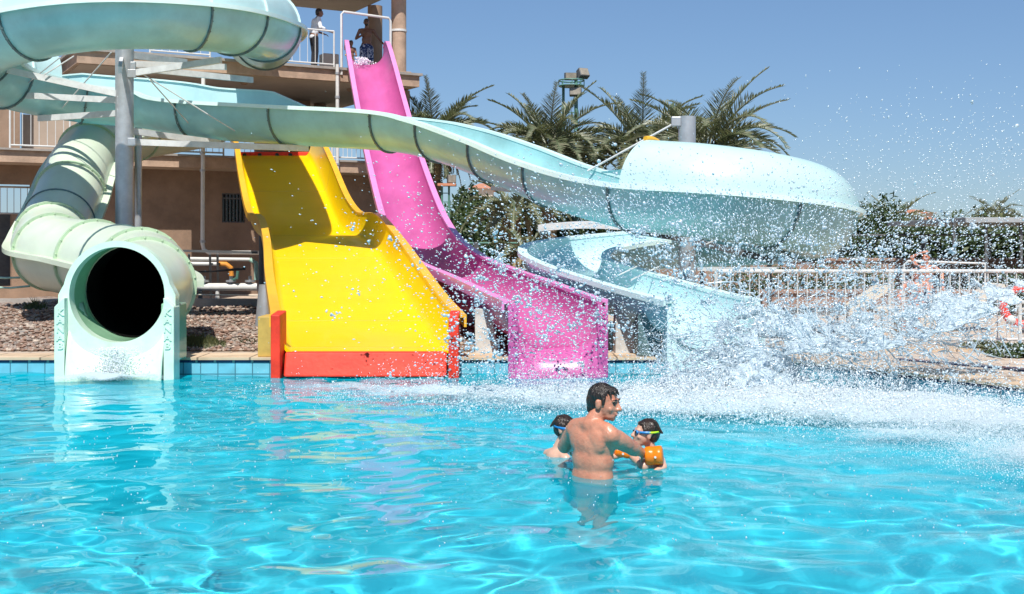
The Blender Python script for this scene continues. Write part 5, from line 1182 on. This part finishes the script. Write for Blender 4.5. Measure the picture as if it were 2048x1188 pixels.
def cloud(name, pts, rad, vel, base, m, label, stretch=1.25):
    bv, bf_ = base; k = len(pts); nv = len(bv)
    d = vel/np.maximum(1e-6, np.linalg.norm(vel, axis=1))[:, None]
    lump = 1+(.22*np.sin(bv@rd.normal(0, 2.4, (3, k))+rd.uniform(0, 6, k))).T[:, :, None] if nv > 20 else 1.; V = bv[None]*rad[:, None, None]*rd.uniform(.75, 1.2, (k, 1, 3))*lump; dot = (V*d[:, None]).sum(-1, keepdims=True); V = V+d[:, None]*dot*(stretch-1)*rd.uniform(.3, 1.6, (k, 1, 1)); V = V+pts[:, None]
    Fc = (bf_[None]+(np.arange(k)*nv)[:, None, None]).reshape(-1, 3)
    me = bpy.data.meshes.new(name); me.vertices.add(k*nv); me.vertices.foreach_set('co', V.ravel()); me.loops.add(Fc.size); me.loops.foreach_set('vertex_index', Fc.ravel()); me.polygons.add(len(Fc)); me.polygons.foreach_set('loop_start', np.arange(len(Fc))*3); me.update(calc_edges=True)
    me.polygons.foreach_set('use_smooth', [True]*len(Fc)); me.materials.append(M[m]); o = bpy.data.objects.new(name, me); COL.objects.link(o); return tag(o, label, kind='stuff')
# density of flying drops in the (X, Z) plane of the spray, measured on the photo (px, py, spread x, spread y, weight)
SP = [(1250, 500, 200, 110, 3.0), (1000, 560, 130, 90, 1.6), (1450, 530, 190, 100, 2.3), (1650, 520, 200, 90, 2.7), (1850, 500, 190, 110, 2.3), (2000, 430, 140, 110, 1.3), (1500, 430, 260, 50, 1.9), (1100, 640, 130, 80, 1.7), (860, 450, 120, 110, .38),
      (700, 520, 130, 140, .20), (1850, 640, 220, 80, 2.2), (1200, 400, 160, 50, 1.0), (1950, 320, 150, 80, .55), (1750, 300, 220, 90, .42), (1700, 620, 220, 80, 2.0), (1350, 680, 160, 60, .6), (960, 720, 90, 40, .6), (1900, 760, 200, 60, 1.4)]
w_ = np.array([q[4] for q in SP]); w_ = w_/w_.sum()
def spray(k, r0, r1, pw, ymin, ymax, base, name, label, stretch):
    i = rd.choice(len(SP), k, p=w_); q = np.array(SP)[i]; px = q[:, 0]+rd.normal(0, 1, k)*q[:, 2]*.75; py = q[:, 1]+rd.normal(0, 1, k)*q[:, 3]*.75; Y = rd.uniform(ymin, ymax, k)
    X0 = (px-1024)*12/F; Z0 = H-(py-HOR)*12/F                    # cloud shape at 12 m, then given its own depth
    pts = np.stack([X0, Y, Z0], 1); pts[:, 0] *= .55+.45*Y/12; ok = (pts[:, 2] > .03) & (pts[:, 0] < 7.5); 
    r = r0+(r1-r0)*rd.random(k)**pw
    org = np.array([2.2, 12, .0]); vel = pts-org; vel[:, 2] -= .6; vel[:, 1] *= .3
    return cloud(name, pts[ok], r[ok], vel[ok], base, 'drop', label, stretch)
spray(900, .007, .016, 3.2, 10.4, 13.4, IC2, 'large_drops', 'large irregular drops of water flying in front of the slides', 1.35)
spray(22000, .0028, .0075, 1.8, 10.4, 13.4, IC1, 'small_drops', 'fine drops of spray flying up from the splash', 2.0)
# clumps: drops torn off together
cc = rd.choice(len(SP), 330, p=w_); pts = []; rad = []
for i in cc:
    q = SP[i]; px, py, Y = q[0]+rd.normal()*q[2]*.7, q[1]+rd.normal()*q[3]*.7, rd.uniform(10.8, 13.2); c = np.array([(px-1024)*12/F, Y, H-(py-HOR)*12/F])
    if c[2] < .1 or c[2] > 1.75: continue
    k = rd.integers(6, 20); d = rd.normal(0, .035, (k, 3)); pts.append(c+d); rad.append(rd.uniform(.004, .015, k))
pts = np.concatenate(pts); rad = np.concatenate(rad); cloud('clustered_drops', pts, rad, rd.normal(0, 1, pts.shape), IC2, 'drop', 'clusters of drops torn off together above the splash', 1.4)
# drops low over the water around the impact, and the mist of tiny ones
OCT = (np.array([(1,0,0),(-1,0,0),(0,1,0),(0,-1,0),(0,0,1),(0,0,-1)], float), np.array([(0,2,4),(2,1,4),(1,3,4),(3,0,4),(2,0,5),(1,2,5),(3,1,5),(0,3,5)]))
def wallx(Y): return np.interp(Y, [4.5, 11.36, 14], [8.9, 4.85, 3.2])
def lowspray(k, xc, xs, hs, r0, r1, base, name, label, spread=1.):
    X = rd.normal(xc, xs, k); Yc = np.interp(X, [-2, 0, 1.5, 3, 5, 8], [12.2, 11.7, 11.4, 11.1, 9.9, 8.2]); Y = Yc+rd.normal(0, .55, k)*np.interp(X, [-2, 2, 6], [.6, 1, 1.6])*spread
    lump = .35+.9*np.abs(np.sin(X*2.3+1)*np.sin(X*5.1+Y*2)); Z = np.abs(rd.exponential(hs, k))*np.interp(X, [-2, 1, 2.5, 6], [.45, .9, 1.3, .9])*lump+.015
    pts = np.stack([X, Y, Z], 1); ok = (Y < 13.7) & (X < wallx(Y)-.05) & (X > -2.8)
    return cloud(name, pts[ok], rd.uniform(r0, r1, k)[ok], rd.normal(0, .6, (ok.sum(), 3))+np.array([.4, 0, 1.]), base, 'mist', label, 1.7)
lowspray(9000, 2.4, 1.5, .12, .0035, .009, IC1, 'low_spray', 'low white spray leaping off the churned water')
lowspray(70000, 2.1, 1.6, .13, .0022, .0048, OCT, 'spray_mist', 'fine white mist hanging over the churned water', 1.2)
k = 70000; t_ = rd.random(k)**1.3; X = lerp(2.9, 4.0, t_)+rd.normal(.45, .5, k); Y = lerp(10.4, 7.0, t_)+rd.normal(.2, .5, k); Z = rd.exponential(.10, k)*(.4+.9*np.abs(np.sin(X*3+Y*2.3)))*(1-.5*t_)+.015; ok = (X < wallx(Y)-.05)
cloud('drift_mist', np.stack([X, Y, Z], 1)[ok], rd.uniform(.0015, .0038, k)[ok], rd.normal(0, .6, (ok.sum(), 3))+np.array([.8, -.3, 0]), OCT, 'mist', 'white mist drifting to the lower right across the water')
# mist in the plume and in the fan thrown to the right
k = 45000; i = rd.choice(4, k, p=[.34, .26, .22, .18]); C = np.array([(1450, 700, 75, 55), (1600, 690, 110, 45), (1760, 660, 120, 45), (1930, 610, 110, 40)], float)[i]
px = C[:, 0]+rd.normal(0, 1, k)*C[:, 2]; py = C[:, 1]+rd.normal(0, 1, k)*C[:, 3]; Y = 12.3+rd.normal(0, .3, k); pts = np.stack([(px-1024)*12.3/F, Y, H-(py-HOR)*12.3/F], 1); ok = pts[:, 2] > .02
cloud('plume_mist', pts[ok], rd.uniform(.0018, .0042, k)[ok], rd.normal(0, 1, (ok.sum(), 3))+np.array([1.5, 0, .5]), OCT, 'mist', 'fine mist inside the splash plume and its fan', 1.8)
# small drops over the whole pool
k = 2600; X = rd.uniform(-3.5, 6, k); Y = rd.uniform(6, 13, k); Z = rd.exponential(.05, k)+.01; ok = X < np.interp(Y, [4.5, 11.36, 14], [8.9, 4.85, 3.2])-.1
cloud('stray_drops', np.stack([X, Y, Z], 1)[ok], rd.uniform(.002, .0055, k)[ok], np.tile([0, 0, 1.], (ok.sum(), 1)), IC1, 'drop', 'tiny stray drops falling back on the pool', 1.3)

# foam blanket on the churned water
def foammat():
    m, n, o = nodes('foam'); L = n.links.new
    at_ = N(n, 'ShaderNodeAttribute'); at_.attribute_name = 'dens'; tc = N(n, 'ShaderNodeTexCoord')
    nz = N(n, 'ShaderNodeTexNoise'); nz.inputs['Scale'].default_value = 5.; nz.inputs['Detail'].default_value = 12; nz.inputs['Roughness'].default_value = .78; L(tc.outputs['Object'], nz.inputs['Vector'])
    n2 = N(n, 'ShaderNodeTexNoise'); n2.inputs['Scale'].default_value = 42.; n2.inputs['Detail'].default_value = 4; n2.inputs['Roughness'].default_value = .8; L(tc.outputs['Object'], n2.inputs['Vector'])
    ad = N(n, 'ShaderNodeMath', operation='ADD'); L(nz.outputs['Fac'], ad.inputs[0]); L(n2.outputs['Fac'], ad.inputs[1])
    ml = N(n, 'ShaderNodeMath', operation='MULTIPLY_ADD'); L(at_.outputs['Fac'], ml.inputs[0]); ml.inputs[1].default_value = 1.35; ml.inputs[2].default_value = -1.42
    s = N(n, 'ShaderNodeMath', operation='ADD'); L(ad.outputs[0], s.inputs[0]); L(ml.outputs[0], s.inputs[1])
    cl = N(n, 'ShaderNodeMath', operation='MULTIPLY', use_clamp=True); L(s.outputs[0], cl.inputs[0]); cl.inputs[1].default_value = 2.3
    cm = N(n, 'ShaderNodeMath', operation='MULTIPLY'); L(cl.outputs[0], cm.inputs[0]); cm.inputs[1].default_value = .92
    d = N(n, 'ShaderNodeBsdfDiffuse'); d.inputs[0].default_value = (.86, .95, .98, 1); tr = N(n, 'ShaderNodeBsdfTranslucent'); tr.inputs[0].default_value = (.7, .9, .95, 1)
    b = N(n, 'ShaderNodeBump'); b.inputs['Distance'].default_value = .04; b.inputs['Strength'].default_value = .8; L(ad.outputs[0], b.inputs['Height']); L(b.outputs[0], d.inputs['Normal'])
    m1 = N(n, 'ShaderNodeMixShader'); m1.inputs[0].default_value = .3; L(d.outputs[0], m1.inputs[1]); L(tr.outputs[0], m1.inputs[2])
    t = N(n, 'ShaderNodeBsdfTransparent'); m2 = N(n, 'ShaderNodeMixShader'); L(cm.outputs[0], m2.inputs[0]); L(t.outputs[0], m2.inputs[1]); L(m1.outputs[0], m2.inputs[2]); L(m2.outputs[0], o.inputs[0]); return m
M['foam'] = foammat()
FOAM = [((-1.6, 12.4), .6, .5), ((-.6, 12.0), .7, .75), ((.4, 11.8), .7, .95), ((1.3, 11.4), .9, 1.2), ((2.3, 11.3), 1.0, 1.35), ((3.2, 11.2), .9, 1.2), ((2.2, 12.4), .7, .9), ((3.6, 10.6), .7, 1.0), ((4.3, 9.9), .7, .95), ((4.6, 9.2), .6, .75), ((4.9, 10.3), .7, .9), ((-4.5, 13.3), .45, .8), ((5.2, 9.2), .8, .9), ((3.1, 9.3), .5, .6), ((3.7, 8.5), .6, .5), ((4.1, 7.6), .6, .45), ((4.4, 8.4), .9, .8), ((4.6, 7.0), .8, .6), ((3.2, 10.4), .7, .9)]
def foam_mesh():
    xs = np.arange(-5.6, 6.8, .04); ys = np.arange(6.2, 13.75, .04); X, Y = np.meshgrid(xs, ys); D = np.zeros_like(X)
    for (cx_, cy_), r, a in FOAM: D = np.maximum(D, a*np.exp(-(((X-cx_)/(r*1.5))**2+((Y-cy_)/(r*.8))**2)))
    r = np.random.default_rng(5); Zr = np.zeros_like(X)
    for _ in range(40): kx, ky = r.normal(0, 9, 2); Zr += np.sin(kx*X+ky*Y+r.uniform(0, 6.28))
    Zr = Zr/40**.5
    Z = .045+D*(.05+.035*Zr)+ .02*D
    keep = (D > .16)
    ny, nx = X.shape; idx = np.arange(ny*nx).reshape(ny, nx); q = np.stack([idx[:-1, :-1], idx[:-1, 1:], idx[1:, 1:], idx[1:, :-1]], -1).reshape(-1, 4)
    kk = keep.ravel()[q].all(1); xl = np.interp(Y, [4.5, 11.36, 14], [8.9, 4.85, 3.2])-.03; kk &= (X < xl).ravel()[q].all(1); q = q[kk]
    u, inv = np.unique(q, return_inverse=True); co = np.stack([X, Y, Z], -1).reshape(-1, 3)[u]; q = inv.reshape(-1, 4)
    me = bpy.data.meshes.new('foam'); me.vertices.add(len(co)); me.vertices.foreach_set('co', co.ravel()); me.loops.add(q.size); me.loops.foreach_set('vertex_index', q.ravel()); me.polygons.add(len(q)); me.polygons.foreach_set('loop_start', np.arange(len(q))*4); me.update(calc_edges=True)
    me.polygons.foreach_set('use_smooth', [True]*len(q)); at_ = me.attributes.new('dens', 'FLOAT', 'POINT'); at_.data.foreach_set('value', D.ravel()[u]); me.materials.append(M['foam']); return me
fo = bpy.data.objects.new('foam', foam_mesh()); COL.objects.link(fo); tag(fo, 'white foam churned up on the pool around the splash', kind='stuff')

# splash sheet: a thrown curtain of water with webbed cells
def sheetmat():
    m, n, o = nodes('splash_sheet'); L = n.links.new
    g = N(n, 'ShaderNodeBsdfGlass'); g.inputs['IOR'].default_value = 1.20; g.inputs['Roughness'].default_value = .06; g.inputs[0].default_value = (.96, .99, 1, 1)
    t = N(n, 'ShaderNodeBsdfTransparent'); t.inputs[0].default_value = (.95, .985, 1, 1)
    d = N(n, 'ShaderNodeBsdfDiffuse'); d.inputs[0].default_value = (.76, .89, .96, 1); tr = N(n, 'ShaderNodeBsdfTranslucent'); tr.inputs[0].default_value = (.76, .89, .96, 1)
    m1 = N(n, 'ShaderNodeMixShader'); m1.inputs[0].default_value = .25; L(d.outputs[0], m1.inputs[1]); L(tr.outputs[0], m1.inputs[2])
    a = N(n, 'ShaderNodeAttribute'); a.attribute_name = 'edge'; gl = N(n, 'ShaderNodeBsdfGlossy'); gl.inputs['Roughness'].default_value = .15; gl.inputs[0].default_value = (.9, .95, 1, 1)
    cell = N(n, 'ShaderNodeMixShader'); cell.inputs[0].default_value = .72; L(t.outputs[0], cell.inputs[1]); L(m1.outputs[0], cell.inputs[2])
    cell2 = N(n, 'ShaderNodeMixShader'); cell2.inputs[0].default_value = .12; L(cell.outputs[0], cell2.inputs[1]); L(gl.outputs[0], cell2.inputs[2])
    ed = N(n, 'ShaderNodeMixShader'); ed.inputs[0].default_value = .6; L(g.outputs[0], ed.inputs[1]); L(m1.outputs[0], ed.inputs[2])
    m3 = N(n, 'ShaderNodeMixShader'); L(a.outputs['Fac'], m3.inputs[0]); L(cell2.outputs[0], m3.inputs[1]); L(ed.outputs[0], m3.inputs[2]); L(m3.outputs[0], o.inputs[0]); return m
M['sheet'] = sheetmat()
def splash_sheet(seed, outline, Yb, bow, ncell, hole, lift=.05, nu=230, nv=130):
    "outline: (px, py_top, py_bottom) across the sheet; built as a curved curtain at depth Yb that bows towards the viewer"
    r = np.random.default_rng(seed); ox = np.array([q[0] for q in outline]); ot = np.array([q[1] for q in outline]); ob = np.array([q[2] for q in outline])
    u = np.linspace(0, 1, nu); v = np.linspace(0, 1, nv); U, V = np.meshgrid(u, v); px = lerp(ox[0], ox[-1], U); top = np.interp(px, ox, ot); bot = np.interp(px, ox, ob)
    jag = sum(np.sin(px*f_+r.uniform(0, 6))*a_ for f_, a_ in ((.05, 7), (.11, 6), (.23, 5), (.5, 3), (.9, 2))); top = top+jag
    py = lerp(bot, top, V); Y = Yb-bow*np.sin(U*PI)*(1-V)**1.0+.35*V
    X = (px-1024)*Yb/F; Z = H-(py-HOR)*Yb/F
    sc = .0085*1.0; pts = np.stack([r.uniform(ox[0]-30, ox[-1]+30, ncell), r.uniform(min(ot)-40, max(ob)+30, ncell)], 1)
    d = np.full(px.shape, 1e9); d2 = d.copy(); own = np.zeros(px.shape, int)
    wx = px+8*np.sin(py*.06)+5*np.sin(px*.09+py*.05); wy = py+8*np.sin(px*.05)+4*np.sin(py*.12)
    for i, (a, b) in enumerate(pts):
        q = np.hypot(wx-a, wy-b); new = q < d; d2 = np.where(new, d, np.minimum(d2, q)); own = np.where(new, i, own); d = np.where(new, q, d)
    e = d2-d; edge = np.exp(-(e/3.6)**2); bulge = np.sqrt(np.clip(e/24, 0, 1))
    hol = r.random(ncell) < hole; cut = hol[own] & (e > 6)
    rough = sum(np.sin(px*a+py*b+c)*.5 for a, b, c in r.normal(0, .18, (14, 3))+np.array([0, 0, 1]))/3
    Y = Y-.11*bulge+.03*rough
    fade = np.clip(np.minimum(U/.06, (1-U)/.06), 0, 1)
    frag = (V > .80) & (sum(np.sin(px*a+py*b+c) for a, b, c in r.normal(0, .16, (8, 3)))*.4 > 1.9-1.2*V)
    keep = ~(cut | frag)
    idx = np.arange(nu*nv).reshape(nv, nu); q = np.stack([idx[:-1, :-1], idx[:-1, 1:], idx[1:, 1:], idx[1:, :-1]], -1).reshape(-1, 4); q = q[keep.ravel()[q].all(1)]
    co = np.stack([X, Y, Z], -1).reshape(-1, 3); uu, inv = np.unique(q, return_inverse=True)
    me = bpy.data.meshes.new('splash_sheet'); me.vertices.add(len(uu)); me.vertices.foreach_set('co', co[uu].ravel()); me.loops.add(q.size); me.loops.foreach_set('vertex_index', inv.ravel()); me.polygons.add(len(q)); me.polygons.foreach_set('loop_start', np.arange(len(q))*4); me.update(calc_edges=True)
    me.polygons.foreach_set('use_smooth', [True]*len(q)); at_ = me.attributes.new('edge', 'FLOAT', 'POINT'); val = np.clip(edge*.9, 0, 1); at_.data.foreach_set('value', val.ravel()[uu]); me.materials.append(M['sheet'])
    o = bpy.data.objects.new('splash_sheet', me); COL.objects.link(o); s = o.modifiers.new('t', 'SOLIDIFY'); s.thickness = .012; return o
s1 = splash_sheet(4, [(1215, 850, 862), (1270, 790, 865), (1340, 762, 868), (1420, 705, 868), (1480, 630, 866), (1530, 610, 862), (1570, 680, 855), (1620, 760, 850), (1680, 800, 845)], 12.1, .9, 75, .22)
tag(s1, 'webbed translucent sheet of water thrown up in front of the blue exit', kind='stuff')
s2 = splash_sheet(9, [(1440, 650, 760), (1500, 600, 740), (1580, 615, 700), (1680, 640, 700), (1780, 625, 690), (1900, 590, 650), (2010, 560, 610), (2110, 540, 580)], 12.2, .2, 200, .42, nu=320, nv=70)
tag(s2, 'torn ribbon of water flung towards the right over the railing', kind='stuff')
# strands
mb = MB(); rs = np.random.default_rng(17)
for k in range(520):
    px0 = rs.uniform(1300, 1950); py0 = np.interp(px0, [1300, 1500, 1700, 2000], [720, 650, 690, 620])+rs.normal(0, 45); Y = rs.uniform(11.4, 13); p = P(px0, py0, 12); p.y = Y; an = rs.normal(-.25, .5); L_ = rs.uniform(.05, .45); pts = []; rr = []
    n_ = 7; bend = rs.normal(0, .9)
    for j in range(n_): pts.append(p.copy()); an += bend/n_; p = p+Vector((math.cos(an), rs.normal(0, .1), math.sin(an)))*L_/n_; rr.append(.0025+.006*rs.random())
    rr[0] = rr[-1] = .002; mb.tube(pts, rr, 6)
for (px0, py0, R1) in ((1590, 745, .20), (1640, 735, .16), (1545, 750, .15), (1480, 640, .12), (1390, 690, .1)):
    c = P(px0, py0, 12.0)
    for q0, q1 in ((.1, 2.2), (2.3, 3.2)):
        mb.tube([c+Vector((R1*math.cos(a)*1.1, .1*math.sin(3*a), R1*math.sin(a))) for a in np.linspace(q0, q1, 14)], .006, 6)
tag(mb.build('water_strands', 'drop', smooth=True), 'thin strands of water linking the flying drops', kind='stuff')
# wet gush at the foot of the green slide and the top of the pink slide
k = 3200; X = -4.485+rd.normal(0, .12, k); Z = rd.uniform(.0, .42, k)**1.2; Y = 13.42+Z*.35+rd.normal(0, .04, k)
cloud('slide_gush', np.stack([X, Y, Z+.02], 1), rd.uniform(.002, .006, k), rd.normal(0, 1, (k, 3))+[0, 0, 2.], IC1, 'mist', 'water gushing out of the green tube slide', 1.6)
k = 260; X = -4.15+rd.normal(0, .10, k); Y = 33.2+rd.normal(0, .3, k); cloud('slide_gush', np.stack([X, Y, np.interp(Y, [31.5, 33.0, 33.8], [5.68, 6.52, 6.55])+rd.uniform(0, .2, k)], 1), rd.uniform(.008, .025, k), rd.normal(0, 1, (k, 3)), IC1, 'mist', 'water bubbling over the top of the pink slide', 1.2)
